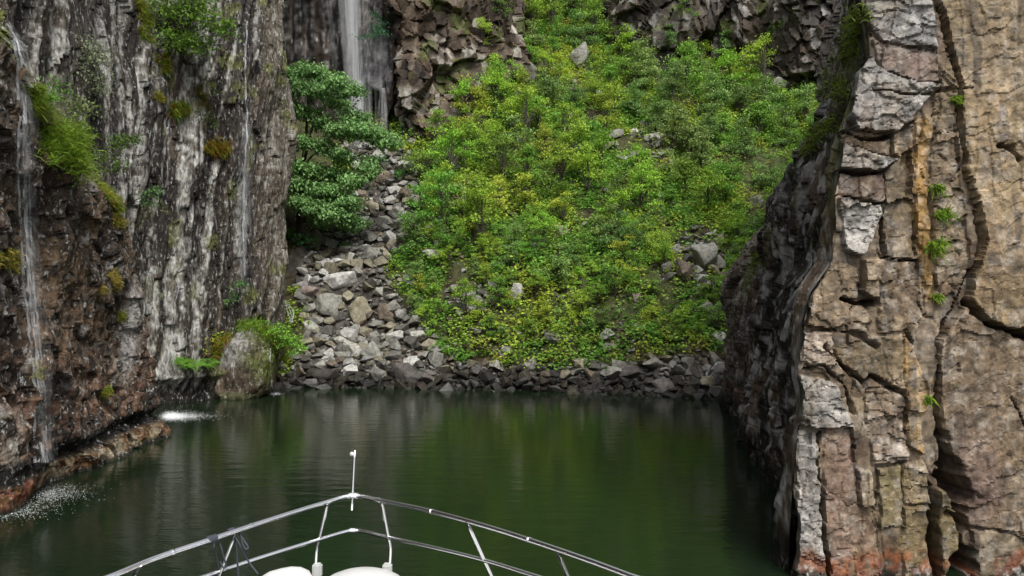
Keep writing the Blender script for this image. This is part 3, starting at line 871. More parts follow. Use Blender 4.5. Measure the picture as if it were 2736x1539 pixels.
GREY, PALE, OLIVE, BROWN, DARK, PINK = C(.20, .195, .17), C(.40, .39, .365), C(.155, .14, .10), C(.125, .10, .075), C(.045, .04, .037), C(.24, .19, .17)
BIG = [  # px, py of the centre, w, h in photo pixels, colour, label
 (903, 752, 96, 50, PALE, 'broad pale flat-topped boulder lying across the largest scree boulders'),
 (872, 819, 90, 68, GREY * 1.35, 'large blocky grey boulder under the pale flat-topped one'),
 (959, 835, 64, 80, OLIVE * 1.3, 'tall olive grey boulder standing right of the blocky grey boulder'),
 (900, 702, 46, 26, PALE, 'small whitish boulder just above the flat-topped boulder'),
 (826, 781, 58, 34, PINK, 'pinkish low boulder left of the flat-topped boulder'),
 (1026, 838, 46, 50, BROWN, 'brown wedge boulder right of the tall olive boulder'),
 (1055, 904, 58, 38, PALE * .95, 'pale grey pointed boulder lower right in the scree fan'),
 (941, 931, 50, 48, GREY * 1.3, 'upright grey boulder low in the scree above the shore'),
 (990, 942, 60, 62, GREY, 'split grey slab boulder leaning above the waterline'),
 (1090, 1004, 80, 56, DARK * 1.5, 'big rounded dark boulder at the waterline'),
 (1145, 1017, 52, 40, DARK * 2, 'dark squat boulder right of the big rounded shoreline boulder'),
 (1004, 1000, 52, 44, GREY * .8, 'grey boulder with orange stain left of the rounded shoreline boulder'),
 (907, 910, 40, 30, GREY * 1.2, 'grey boulder below the tall olive boulder in the scree'),
 (869, 1003, 88, 38, DARK * 1.3, 'low wet black boulder at the water left of the stained grey boulder'),
 (1117, 897, 50, 28, GREY * 1.3, 'light grey boulder at the right fringe of the scree fan'),
 (845, 862, 48, 28, GREY * 1.1, 'grey boulder tucked below the large blocky one'),
 (1380, 786, 40, 60, PALE * .9, 'pale upright stone alone among the green plants'),
 (1352, 945, 46, 40, GREY * .8, 'grey boulder at the lower edge of the greenery above the gravel'),
 (1501, 800, 32, 26, GREY * 1.1, 'small grey stone in the greenery right of the pale upright stone'),
 (1699, 794, 28, 32, PINK, 'small pinkish upright stone in the greenery of the lower slope'),
 (1881, 690, 84, 80, GREY * .9, 'big grey brown boulder on the slope beside the right cliff'),
 (1831, 728, 56, 76, BROWN * .9, 'brown boulder leaning left of the big one beside the right cliff'),
 (1866, 748, 28, 20, GREY, 'small grey stone lodged beneath the big boulder beside the right cliff'),
 (1706, 877, 40, 26, PALE, 'whitish slanted stone low on the green slope'),
 (1630, 932, 42, 34, GREY * .7, 'dark grey stone above the gravel below the whitish slanted stone'),
 (1922, 911, 44, 44, PALE * .9, 'pale boulder resting against the foot of the right cliff'),
 (1919, 983, 40, 36, PALE * .8, 'pale rounded stone at the right end of the beach'),
 (1552, 974, 50, 32, OLIVE * 1.5, 'tan stone topping the middle of the beach'),
 (1512, 1004, 40, 28, OLIVE, 'olive stone on the beach below the tan stone'),
 (1588, 1032, 54, 46, DARK * 1.4, 'black wet boulder at the waterline in the middle of the beach'),
 (1775, 1032, 64, 38, DARK * 2.2, 'dark flat boulder with light top at the right shoreline'),
 (1690, 1000, 70, 36, DARK * 2, 'dark olive slab boulder on the beach left of the flat one'),
 (1700, 412, 150, 36, GREY * 1.1, 'long flat grey slab jutting from the upper slope'),
 (2024, 541, 40, 38, GREY * 1.1, 'rounded grey stone high on the slope by the right cliff'),
 (2169, 100, 76, 56, PALE * 1.2, 'bright pale rock at the top right above the trees'),
 (2092, 227, 70, 46, GREY * 1.3, 'grey rock among the trees below the bright pale rock'),
 (2175, 190, 60, 70, GREY, 'grey rock wedged beneath the bright pale rock'),
 (1019, 468, 48, 40, BROWN * 1.3, 'rounded brownish boulder near the top of the scree'),
 (956, 545, 56, 48, BROWN * 1.1, 'square brown boulder at the left side of the upper scree'),
 (994, 552, 36, 40, OLIVE * 1.2, 'olive boulder touching the square brown one'),
 (1062, 568, 52, 32, GREY * 1.1, 'grey flat boulder in the upper scree'),
 (1072, 519, 34, 24, PALE * .8, 'pale tilted stone at the right of the upper scree'),
 (1497, 625, 54, 50, PINK * .8, 'mossy pinkish boulder half buried in the middle of the greenery'),
 (1740, 370, 40, 30, GREY, 'grey stone above the long flat slab'),
 (1555, 150, 70, 80, GREY * .9, 'grey rib of rock sticking out of the green chute at the top'),
 (1420, 190, 50, 70, GREY * 1.0, 'narrow grey rock rib at the left edge of the green chute'),
]
taken = []
for k, (px, py, wpx, hpx, cc, lab) in enumerate(BIG):
    r = np.random.default_rng(900 + k)
    p = hit(px, py + hpx * .38)
    s = p[1] / F
    sx, sz = wpx * s * 1.12, hpx * s * 1.25
    sy = max(sx, sz) * r.uniform(.75, .95)
    name = 'boulder'
    me = bm_mesh(big_bm(r, sx, sy, sz), name, cc)
    c3 = p + np.array([0, sy * .22, sz * .30])
    o = obj(name, me, M['stone'], None, c3)
    o.rotation_euler = (r.uniform(-.12, .12), r.uniform(-.1, .1), r.uniform(-.25, .25))
    tag(o, lab, 'boulder')
    taken.append((c3[0], c3[1], max(sx, sy) * .27))
taken = np.array(taken)
# loose stones: the largest as objects, the small ones as one mass
def scatter_stones():
    r = np.random.default_rng(33)
    N = 170000
    x = r.uniform(-9, 8.5, N); y = r.uniform(25, 47, N); z = terr(x, y)
    px, py = proj(x, y, z)
    wx = px + (fbm(x * 1.1, y * 1.1, None, 21) - .5) * 60; wy = py + (fbm(x * 1.1, y * 1.1, None, 31) - .5) * 40
    beach = (z > -.25) & (z < .72) & (px > 745) & (px < 1950)
    bare = np.zeros(N, bool)
    for b in BARE: bare |= in_poly(wx, wy, b)
    keep = (in_poly(wx, wy, SCREE) | beach | (bare & (r.random(N) < .45)) | ((r.random(N) < .02) & (px > 1000))) & (z > -.3)
    x, y, z, px, py, beach = x[keep], y[keep], z[keep], px[keep], py[keep], beach[keep]
    size = np.exp(r.normal(math.log(.175), .62, len(x))).clip(.07, .95) * np.where(beach, .82, 1.0)
    order = np.argsort(-size)
    cell = {}; out = []
    for i in order:
        if len(out) > 13000: break
        rr = size[i] * .36
        if len(taken) and np.any(np.hypot(taken[:, 0] - x[i], taken[:, 1] - y[i]) < taken[:, 2] + rr * .3): continue
        g = (int(x[i] / .5), int(y[i] / .5)); ok = True
        for a in (-1, 0, 1):
            for b in (-1, 0, 1):
                for (qx, qy, qr) in cell.get((g[0] + a, g[1] + b), ()):
                    if (qx - x[i]) ** 2 + (qy - y[i]) ** 2 < (qr + rr) ** 2 * .5: ok = False; break
                if not ok: break
            if not ok: break
        if not ok: continue
        cell.setdefault(g, []).append((x[i], y[i], rr)); out.append(i)
    out = np.array(out)
    tints = [GREY * .8, GREY * 1.1, PALE * .7, OLIVE, GREY * .95, BROWN, OLIVE * 1.25, GREY * .65, PALE * .85, GREY * .5]
    bms = []
    for k in range(18):
        b = stone_bm(r, int(r.integers(10, 17)), 1, r.uniform(.6, .95), r.uniform(.45, .8), r.uniform(.3, .8))
        bmesh.ops.triangulate(b, faces=b.faces[:])
        V = np.array([v.co[:] for v in b.verts]); Tr = np.array([[v.index for v in f.verts] for f in b.faces])
        b.verts.index_update(); Tr = np.array([[v.index for v in f.verts] for f in b.faces])
        bms.append((V, Tr)); b.free()
    var = {}
    TW = ['grey', 'grey', 'pale', 'olive', 'grey', 'brown', 'olive', 'dark grey', 'pale', 'dark grey']
    buf = Buf()
    for rank, i in enumerate(out):
        k = int(r.integers(0, 18)); t = int(r.integers(0, len(tints)))
        wet = z[i] < .5 + .25 * r.normal() * .5
        e = (r.uniform(-.5, .5), r.uniform(-.5, .5), r.uniform(0, 6.28))
        s = size[i]
        loc = (x[i], y[i], z[i] + s * .14)
        if rank < 254:
            key = (k, t, wet)
            if key not in var:
                me = mesh_np('stone', bms[k][0], bms[k][1], np.repeat((tints[t] * (.22 if wet else 1))[None], len(bms[k][0]), 0))
                me.materials.append(M['stone']); var[key] = me
            o = obj('stone', var[key], None, None, loc); o.scale = (s, s, s); o.rotation_euler = e
            w_ = 'wet black' if wet else TW[t]
            where = ('on the beach at the ' + ('left' if px[i] < 1200 else 'middle' if px[i] < 1600 else 'right')) if beach[i] else \
                ('among plants on the ' + ('upper' if py[i] < 450 else 'middle' if py[i] < 720 else 'lower') + ' slope') if px[i] > 1180 else \
                ('in the ' + ('upper' if py[i] < 600 else 'middle' if py[i] < 800 else 'lower') + ' scree below the waterfall')
            tag(o, f'{w_} angular stone {where}', 'stone', f'{w_} stones {where}')
        else:
            cx, sx_, cy, sy_, cz, sz_ = math.cos(e[0]), math.sin(e[0]), math.cos(e[1]), math.sin(e[1]), math.cos(e[2]), math.sin(e[2])
            R = np.array([[cz, -sz_, 0], [sz_, cz, 0], [0, 0, 1]]) @ np.array([[cy, 0, sy_], [0, 1, 0], [-sy_, 0, cy]]) @ np.array([[1, 0, 0], [0, cx, -sx_], [0, sx_, cx]])
            buf.add(bms[k][0] @ R.T * s + np.array(loc), bms[k][1], tints[t] * (.22 if wet else 1) * r.uniform(.7, 1.25))
    tag(obj('rubble', buf.mesh('rubble'), M['stone']), 'small loose stones filling the scree fan and beach', kind='stuff')
scatter_stones()

# ------------------------------------------------------------------ foliage
def crown(r, blobs, per, ll, colr, droop=.35, upb=1.0, flat=.5, spread=.3):
    """leaf clusters spread through ellipsoids; blobs (cx,cy,cz,rx,ry,rz,n); returns buffer and cluster centres"""
    b = Buf(); cents = []
    for (cx, cy, cz, rx, ry, rz, n) in blobs:
        q = unit(r.normal(size=(n, 3))) * (r.random((n, 1)) ** .45)
        cc = q * np.array([rx, ry, rz]) + np.array([cx, cy, cz])
        cents.append(cc)
        out = unit(q * np.array([rx, ry, rz]) + 1e-3)
        m = per
        cen = np.repeat(cc, m, 0) + r.normal(size=(n * m, 3)) * np.array([spread, spread, spread * flat])
        ax = np.repeat(out, m, 0) * .7 + r.normal(size=(n * m, 3)) * .7; ax[:, 2] -= droop
        nr = r.normal(size=(n * m, 3)) * .55 + np.repeat(out, m, 0) * .35; nr[:, 2] += upb
        L = ll * r.uniform(.65, 1.3, n * m)
        tint = np.repeat(r.uniform(.72, 1.3, (n, 1)), m, 0) * r.uniform(.8, 1.2, (n * m, 1))
        cl = np.asarray(colr)[None] * tint
        cl = cl * np.array([1, 1, 1]) + np.repeat(r.uniform(-.006, .014, (n, 1)), m, 0) * np.array([1.5, .8, 0])
        leaves(b, cen, ax, nr, L, L * r.uniform(.5, .75, n * m), np.clip(cl, .004, 1))
    return b, cents
def limbs(r, base, cents, r0, split=.4, n=5, frac=.5):
    """trunk up to the middle of the crown, limbs to part of the clusters"""
    b = Buf(); base = np.asarray(base, float)
    allc = np.concatenate(cents)
    top = allc.mean(0) * .55 + allc[np.argmax(allc[:, 2])] * .45
    mid = base + (top - base) * .5 + r.normal(size=3) * .06 * np.linalg.norm(top - base)
    tr = spline([base, mid, top], 9)
    tube(tr, np.linspace(r0, r0 * .35, 9), n + n % 2, b)
    for c in allc[r.random(len(allc)) < frac]:
        t = int(np.clip((c[2] - base[2]) / (top[2] - base[2] + 1e-6) * 6 * r.uniform(.5, .9), 1, 7))
        a = tr[t]; m = (a + c) / 2 + np.array([0, 0, .06 * np.linalg.norm(c - a)])
        tube(spline([a, m, c], 4), np.linspace(r0 * .38, r0 * .08, 4), 4, b)
    return b
def plant_obj(name, loc, trunk_me, crown_me, label, cat, group=None, leafmat=None, rz=0, sc=1.0):
    e = empty(name, loc, label, cat, group); e.rotation_euler = (0, 0, rz); e.scale = (sc, sc, sc)
    if trunk_me is not None: obj('trunk', trunk_me, M['bark'], e)
    obj('crown', crown_me, leafmat or M['leaf'], e)
    return e
# -- sapling kinds (meshes shared between the copies)
SAP = []
G1, G2, G3, G4 = C(.19, .36, .055), C(.28, .45, .055), C(.19, .30, .085), C(.35, .45, .06)
for k in range(12):
    r = np.random.default_rng(500 + k)
    h = r.uniform(1.9, 2.7); w = h * r.uniform(.30, .42)
    blobs = []
    for j in range(int(r.integers(10, 15))):
        t = r.uniform(.14, 1.0); a = r.uniform(0, 6.28); rad = w * (1.25 - t) * r.uniform(.3, 1.35)
        blobs.append((math.cos(a) * rad, math.sin(a) * rad, h * t, w * r.uniform(.25, .55), w * r.uniform(.25, .55), h * r.uniform(.04, .10), int(r.integers(5, 10))))
    cb, cents = crown(r, blobs, 18, .108, (G1, G2, G3, G4)[k % 4], spread=.15, flat=.45)
    tb = limbs(r, (0, 0, -.25), cents, .03, frac=.5)
    SAP.append((tb.mesh('trunk'), cb.mesh('crown'), k % 4))
def slope_pts(n, r, xr=(-9, 21), yr=(26.5, 72)):
    x = r.uniform(*xr, n); y = r.uniform(*yr, n); z = terr(x, y)
    px, py = proj(x, y, z)
    return x, y, z, px, py
def veg_mask(x, y, px, py):
    wx = px + (fbm(x * 1.1, y * 1.1, None, 21) - .5) * 60; wy = py + (fbm(x * 1.1, y * 1.1, None, 31) - .5) * 40
    m = ~in_poly(wx, wy, SCREE) & (py < 1012) & (px > 740) & (px < 2260) & (py > -140)
    d = np.ones(len(x))
    for b in BARE: d = np.where(in_poly(wx, wy, b), .15, d)
    return m, d
ORD = ['first', 'second', 'third', 'fourth', 'fifth', 'sixth', 'seventh', 'eighth', 'ninth', 'tenth', 'eleventh', 'twelfth', 'thirteenth', 'fourteenth', 'fifteenth',
       'sixteenth', 'seventeenth', 'eighteenth', 'nineteenth', 'twentieth'] + [f'{k}th' for k in range(21, 60)]
def saplings():
    r = np.random.default_rng(71)
    x, y, z, px, py = slope_pts(9000, r)
    m, d = veg_mask(x, y, px, py)
    m &= (px > 1105) & (py < 945) & (d > .5)
    m &= ~((px > 1060) & (px < 1400) & (py < 330 - (px - 1250) * .9)) & ~((px > 1680) & (py < 215))
    idx = np.nonzero(m)[0]
    chosen = []
    hand = [(1165, 320, .9, 3), (1345, 60, .85, 2), (1330, 255, 1.1, 0), (1270, 640, 1.25, 1), (1340, 480, 1.2, 0), (1440, 330, 1.1, 0), (1560, 500, 1.0, 1), (1800, 250, 1.1, 2), (1900, 290, 1.2, 2),
            (2040, 210, 1.2, 1), (2090, 330, 1.1, 0), (1990, 400, 1.0, 2), (2050, 470, .9, 2), (1720, 540, .9, 1), (1890, 545, .85, 1), (1640, 640, .9, 2), (1650, 760, .8, 0), (1830, 500, 1, 0),
            (1960, 640, .75, 1), (1500, 200, 1.0, 3), (1230, 420, 1.1, 1), (1180, 560, 1.0, 0), (1940, 210, 1.1, 1), (1770, 330, 1.0, 2), (1620, 330, .9, 3), (1480, 720, .8, 2)]
    pts = []
    def hides(qx, qy):
        return any(abs(qx - b[0]) < b[2] * .55 + 14 and b[1] - 10 < qy < b[1] + b[3] * .5 + 75 for b in BIG if b[0] > 1300)
    for (hx, hy, s, kind) in hand:
        p = hit(hx, hy + 40); pts.append((p[0], p[1], p[2], s, kind))
    for i in idx:
        if len(pts) >= 215: break
        if hides(px[i], py[i]): continue
        sp = .78 if py[i] > 620 else .98
        if all((x[i] - q[0]) ** 2 + (y[i] - q[1]) ** 2 > sp ** 2 for q in pts):
            low = sstep(450, 850, py[i])
            s = r.uniform(.65, 1.2) * (1 - .5 * low)
            kind = int(r.choice([0, 1, 2, 3], p=[.34, .28, .26, .12]))
            if px[i] > 1700 and py[i] < 520: kind = int(r.choice([0, 2], p=[.4, .6]))
            pts.append((x[i], y[i], z[i], s, kind))
    n_tall = len(pts); low_n = 0
    for i in idx[::-1]:
        if low_n >= 78: break
        if py[i] < 640 or hides(px[i], py[i]): continue
        if all((x[i] - q[0]) ** 2 + (y[i] - q[1]) ** 2 > .5 ** 2 for q in pts):
            pts.append((x[i], y[i], z[i], r.uniform(.28, .5), int(r.choice([0, 1, 2, 3], p=[.3, .35, .15, .2])))); low_n += 1
    words = {0: 'mid green', 1: 'bright green', 2: 'dull bluish green', 3: 'yellowish green'}
    grp = {}
    for q in pts:
        qx, qy = proj(*q[:3])
        zone = 'near the gravel beach' if qy > 800 else 'beside the right cliff' if qx > 1880 and qy > 330 else 'under the dark upper cliff' if qx > 1650 and qy < 420 else \
            'in the green chute at the top' if qy < 260 else 'above the scree edge' if qx < 1240 else 'in the upper middle slope' if qy < 480 else \
            'in the middle of the slope' if qy < 640 else 'in the lower middle slope'
        grp.setdefault((q[4], zone), []).append((qx, q))
    for (kind, zone), L in grp.items():
        L.sort(key=lambda t: t[0])
        for n, (qx, (a, b, c, s, _)) in enumerate(L):
            opts = [v for v in SAP if v[2] == kind]
            v = opts[int(r.integers(len(opts)))]
            lab = f'{words[kind]} sapling {zone}' + (f', {ORD[n]} such from left' if len(L) > 1 else '')
            plant_obj('sapling', (a, b, c), v[0], v[1], lab, 'tree', f'{words[kind]} saplings {zone}', rz=r.uniform(0, 6.28), sc=s)
saplings()
for k, (w_, a, b, sc_, kd, lab) in enumerate([(W_D2, 1700, 150, .8, 0, 'bush on the left end of the dark upper cliff'), (W_D2, 1790, 120, .7, 2, 'bush on a ledge in the middle of the dark upper cliff'),
        (W_D2, 1870, 170, .8, 1, 'bright bush at the foot of the dark upper cliff'), (W_D2, 1960, 140, .8, 2, 'dull bush low on the dark upper cliff toward the right'),
        (W_D2, 2080, 110, .9, 0, 'bush at the right end of the dark upper cliff'), (W_D2, 1830, 40, .6, 0, 'small bush near the top of the dark upper cliff'),
        (W_D1, 1290, 110, .6, 1, 'small bush on the right part of the brown fractured cliff'), (W_D1, 1190, 210, .55, 0, 'small bush in the brown fractured cliff above the scree'),
        (W_D1, 1345, 40, .9, 2, 'bush at the right edge of the brown fractured cliff'), (W_D1, 1240, 290, .8, 1, 'bush at the foot of the brown fractured cliff')]):
    p, n_ = pick(w_, a, b)
    v = [q for q in SAP if q[2] == kd][k % 3]
    plant_obj('cliff_bush', p - n_ * .1 - np.array([0, 0, .45 * sc_]), v[0], v[1], lab, 'bush', 'bushes on the far cliffs', rz=k * 1.3, sc=sc_)
# -- low plants covering the slope: nobody could count them
def ground_cover():
    r = np.random.default_rng(72)
    x, y, z, px, py = slope_pts(80000, r)
    m, d = veg_mask(x, y, px, py)
    dens = sstep(.28, .46, fbm(x * .9, y * .9, None, 91)) * d
    dens = np.where(py > 780, dens * .7, dens)
    m &= r.random(len(x)) < dens
    x, y, z, px, py = x[m], y[m], z[m], px[m], py[m]
    n = len(x); per = 9
    big = r.random(n) < .18
    hgt = np.where(big, r.uniform(.25, .75, n), r.uniform(.05, .3, n))
    cen = np.repeat(np.stack([x, y, z + hgt], 1), per, 0) + r.normal(size=(n * per, 3)) * np.array([.13, .13, .08])
    ax = r.normal(size=(n * per, 3)); ax[:, 2] = ax[:, 2] * .4 + .1
    nr = r.normal(size=(n * per, 3)) * .55; nr[:, 2] += .9; nr[:, 1] -= .3
    L = r.uniform(.08, .19, n * per)
    pa = fbm(x * .55, y * .55, None, 95); pb = fbm(x * 2.2, y * 2.2, None, 97)
    cc = mix(C(.15, .33, .05), C(.36, .48, .055), sstep(.38, .62, pa * .6 + pb * .4))
    cc = mix(cc, C(.30, .19, .04), sstep(.6, .74, pb) * .5)
    cc = cc * r.uniform(.65, 1.25, (n, 1))
    cl = np.repeat(cc, per, 0) * r.uniform(.8, 1.2, (n * per, 1))
    b = Buf(); leaves(b, cen, ax, nr, L, L * .6, cl)
    tag(obj('ground_cover', b.mesh('ground_cover'), M['cover']), 'low green plants and ferns covering the slope', kind='stuff')
ground_cover()
# -- blades
def blades(buf, base, out, n, h, w, colr, r, spread, lean=.5, droop=.4):
    """n grass blades around the points base (k,3) with outward directions out (k,3)"""
    k = len(base)
    i = r.integers(0, k, n)
    b = base[i] + r.normal(size=(n, 3)) * spread
    d = out[i] * lean + r.normal(size=(n, 3)) * .5; d[:, 2] += .7
    d = unit(d); s = unit(np.cross(d, r.normal(size=(n, 3))))
    L = (h * r.uniform(.6, 1.3, n))[:, None]; W = (w * r.uniform(.7, 1.3, n))[:, None]
    m = b + d * L * .55; t = b + d * L + np.array([0, 0, -1]) * L * droop + out[i] * L * .25
    v = np.stack([b - s * W * .5, b + s * W * .5, m + s * W * .45, m - s * W * .45, t + s * W * .08, t - s * W * .08], 1).reshape(-1, 3)
    q = np.arange(n)[:, None] * 6
    f = np.concatenate([q + np.array([0, 1, 2, 3]), q + np.array([3, 2, 4, 5])])
    cl = np.asarray(colr)
    if cl.ndim == 1: cl = np.repeat(cl[None], n, 0)
    cl = cl * r.uniform(.7, 1.3, (n, 1))
    buf.add(v, f, np.repeat(cl, 6, 0))
def on_wall(w, pts, k, r, jit=10, off=0.0):
    """k random points along a pixel polyline, set on the wall"""
    pts = np.array(pts, float)
    seg = np.r_[0, np.cumsum(np.linalg.norm(np.diff(pts, axis=0), axis=1))]
    t = r.uniform(0, seg[-1], k)
    qx = np.interp(t, seg, pts[:, 0]) + r.normal(size=k) * jit; qy = np.interp(t, seg, pts[:, 1]) + r.normal(size=k) * jit
    A = [pick(w, a, b) for a, b in zip(qx, qy)]
    p = np.array([a[0] for a in A]); n = np.array([a[1] for a in A])
    return p + n * off, n
def tuft(name, w, pts, k, n, h, wd, colr, label, seed, jit=8, cat='grass', group=None, droop=.5, spread=.04):
    r = np.random.default_rng(seed)
    p, nn = on_wall(w, pts, k, r, jit)
    b = Buf(); cl = np.array([colr[i] for i in r.integers(0, len(colr), n)])
    dd = np.linalg.norm(p - np.median(p, 0), axis=1); ok = dd <= 1.75 * np.median(dd) + .05
    p, nn = p[ok], nn[ok]
    base = p.mean(0)
    blades(b, p - base, nn, n, h, wd, cl, r, spread, .7, droop)
    return tag(obj(name, b.mesh(name), M['grass'], None, base), label, cat, group)
LIME, MOSS, GOLD, RUST = C(.20, .34, .03), C(.16, .20, .025), C(.36, .29, .06), C(.28, .15, .03)
tuft('grass_ledge', W_LO, [(125, 355), (165, 385), (210, 400), (255, 440), (295, 480)], 200, 4400, .17, .011, [LIME, LIME, C(.25, .38, .04), MOSS], 'bright green grass hanging over the diagonal ledge at the left', 1, 22, 'grass', spread=.13)
tuft('grass_ledge', W_LO, [(80, 235), (95, 290), (115, 330)], 60, 900, .2, .012, [LIME, MOSS, MOSS], 'thin grass strip climbing above the bright ledge grass', 2, 8, 'grass')
tuft('moss_strip', W_LO, [(270, 480), (300, 510), (320, 560)], 60, 1000, .15, .012, [MOSS, GOLD, LIME], 'yellow green moss at the lower end of the grassy ledge', 3, 7, 'moss')
tuft('moss_clump', W_LO, [(300, 585), (325, 595)], 30, 700, .065, .011, [GOLD, GOLD, MOSS], 'golden moss clump at the tip of the grassy ledge', 4, 7, 'moss')
tuft('moss_clump', W_LO, [(300, 735), (318, 748), (322, 775)], 50, 1100, .065, .011, [GOLD, GOLD, C(.4, .34, .1)], 'long golden moss clump on the brown buttress edge', 5, 8, 'moss')
tuft('moss_clump', W_LO, [(262, 773), (280, 780)], 30, 500, .065, .011, [GOLD, C(.4, .34, .1)], 'small golden moss clump left of the long one', 6, 5, 'moss')
tuft('moss_clump', W_LO, [(318, 840), (330, 850)], 24, 500, .065, .011, [GOLD, GOLD, LIME], 'round golden moss clump below the long one', 7, 3, 'moss')
tuft('moss_clump', W_LO, [(0, 700), (30, 690), (45, 715)], 40, 1000, .065, .011, [GOLD, GOLD, MOSS], 'golden moss clump at the left picture edge', 8, 9, 'moss')
tuft('moss_clump', W_LO, [(278, 1030), (290, 1060)], 26, 600, .065, .011, [MOSS, LIME, GOLD], 'yellow green moss clump low on the brown buttress', 9, 8, 'moss')
tuft('moss_clump', W_LO, [(102, 970), (103, 1010)], 16, 240, .065, .011, [MOSS, GOLD], 'narrow moss clump beside the trickle on the buttress', 10, 4, 'moss')
tuft('moss_strip', W_UP, [(370, 0), (385, 60), (395, 110), (410, 140)], 60, 1100, .2, .014, [MOSS, GOLD, LIME], 'yellow moss strip beside the bush at the top left', 11, 8, 'moss')
tuft('moss_strip', W_UP, [(425, 150), (450, 185)], 40, 700, .18, .014, [MOSS, LIME, RUST], 'mossy grass below the bush at the top left', 12, 9, 'moss')
tuft('moss_clump', W_UP, [(415, 250), (425, 270)], 16, 260, .14, .014, [GOLD, MOSS], 'small yellow moss clump on the streaked cliff', 13, 5, 'moss')
tuft('grass_clump', W_UP, [(455, 300), (495, 300)], 40, 900, .26, .018, [LIME, C(.1, .2, .03), RUST], 'green grass clump in the middle of the streaked cliff', 14, 10)
tuft('grass_clump', W_UP, [(550, 395), (605, 400)], 50, 1200, .24, .018, [LIME, RUST, RUST, C(.3, .2, .03)], 'green and rusty grass clump on a ledge of the streaked cliff', 15, 9)
tuft('moss_strip', W_UP, [(525, 240), (550, 290)], 40, 500, .16, .014, [MOSS, C(.07, .08, .02), RUST], 'dark mossy seam above the rusty grass clump', 16, 8, 'moss')
for k, (a, b, s, lab) in enumerate([(2505, 510, .8, 'small fern tuft in the crack of the right face, upper of two'), (2520, 577, 1.0, 'yellow green tuft in the crack of the right face below the upper fern'),
        (2497, 662, 1.3, 'large green tuft beside the orange vein of the right face'), (2555, 272, .7, 'dark green tuft in the upper crack of the right face'),
        (2500, 795, .5, 'tiny bright tuft at the lower end of the orange vein'), (2480, 1070, .6, 'faint moss tuft beside the lower orange vein')]):
    tuft('grass_tuft', W_RF, [(a - 14 * s, b), (a + 14 * s, b + 2)], 14, int(160 * s), .11 * s + .03, .012, [LIME, C(.12, .22, .03), C(.25, .34, .04)], lab, 30 + k, 5 * s, 'plant', spread=.015)
for k, (pts, n, lab) in enumerate([([(2270, 150), (2290, 70), (2300, 20)], 700, 'mossy grass seam along the top of the black flank'),
        ([(2180, 350), (2160, 385), (2140, 400)], 500, 'bright grass on the sloping shoulder of the black flank'),
        ([(2250, 215), (2245, 260)], 260, 'grass clump in the dark flank beside the grey slabs'),
        ([(2225, 330), (2185, 345)], 240, 'small grass clump below the seam on the black flank'),
        ([(2035, 680), (2000, 720), (1975, 760)], 420, 'grass on the low shoulder at the foot of the right cliff'),
        ([(2200, 180), (2190, 260)], 300, 'yellow grass along the outer edge of the black flank')]):
    o = tuft('grass_seam', W_FL, pts, 60, n, .11, .012, [LIME, MOSS, MOSS, C(.07, .09, .02)], lab, 50 + k, 9, None, spread=.06)
    o['kind'] = 'stuff'

# -- shrubs on the walls and the big tree: crowns from pixel ellipses at a known depth
def px_plant(name, anchor, ells, depth, per, ll, colr, label, cat, seed, r0=.03, mat=None, spread=.12, flat=.5, thick=1.0, group=None, frac=.4, droop=.35):
    """ells: (px, py, rx, ry, clusters, depth offset)"""
    r = np.random.default_rng(seed)
    base = np.asarray(anchor, float)
    blobs = []
    for (a, b, rx, ry, n, dd) in ells:
        Y = depth + dd; p = P(a, b, Y) - base; s = Y / F
        blobs.append((p[0], p[1], p[2], rx * s, thick * .5 * (rx + ry) * s, ry * s, n))
    cb, cents = crown(r, blobs, per, ll, colr, spread=spread, flat=flat, droop=droop)
    tb = limbs(r, (0, 0, 0), cents, r0, frac=frac)
    return plant_obj(name, base, tb.mesh('trunk'), cb.mesh('crown'), label, cat, group, mat)
a, n_ = pick(W_UP, 470, 150)
px_plant('bush', a - n_ * .1, [(430, 30, 40, 40, 26, 0), (480, 20, 60, 40, 40, -.4), (540, 40, 55, 45, 40, -.5), (600, 75, 40, 30, 24, -.5), (470, 100, 50, 40, 34, -.5), (530, 120, 45, 30, 26, -.4), (510, -30, 90, 40, 40, -.3)],
         a[1] - .2, 16, .10, C(.10, .22, .03), 'dense bright green bush hanging from the cliff at the top left', 'bush', 801, spread=.14)
a, n_ = pick(W_UP, 260, 330)
px_plant('bush', a, [(230, 120, 40, 25, 16, -.3), (270, 150, 40, 30, 20, -.5), (220, 165, 30, 20, 12, -.4), (255, 200, 45, 20, 18, -.4), (260, 240, 45, 18, 14, -.3), (245, 290, 25, 25, 8, -.2)],
         a[1] - .3, 11, .075, C(.20, .24, .14), 'pale grey green shrub against the dark upper left cliff', 'bush', 802, .02, spread=.13)
a, n_ = pick(W_LO, 115, 300)
px_plant('bush', a, [(100, 240, 25, 25, 16, 0), (135, 255, 30, 20, 18, -.1), (110, 280, 25, 14, 12, -.1), (160, 225, 20, 14, 8, .2)],
         a[1] - .1, 13, .055, C(.13, .26, .04), 'small light green bush above the grassy ledge', 'bush', 803, .012, spread=.09)
a, n_ = pick(W_LO, 200, 360)
px_plant('bush', a, [(190, 265, 35, 18, 14, .3), (215, 295, 45, 20, 16, .3), (190, 320, 35, 16, 12, .2)],
         a[1] + .1, 11, .06, C(.15, .19, .07), 'thin olive shrub behind the grassy ledge', 'bush', 804, .012, spread=.1)
a, n_ = pick(W_LO, 285, 480)
px_plant('bush', a, [(320, 380, 35, 18, 22, .2), (350, 372, 28, 14, 14, .2), (300, 420, 35, 22, 20, .1), (310, 450, 22, 16, 10, .1)],
         a[1] + .1, 12, .065, C(.10, .22, .04), 'light green bush at the end of the grassy ledge', 'bush', 805, .014, spread=.1)
a, n_ = pick(W_UP, 345, 545)
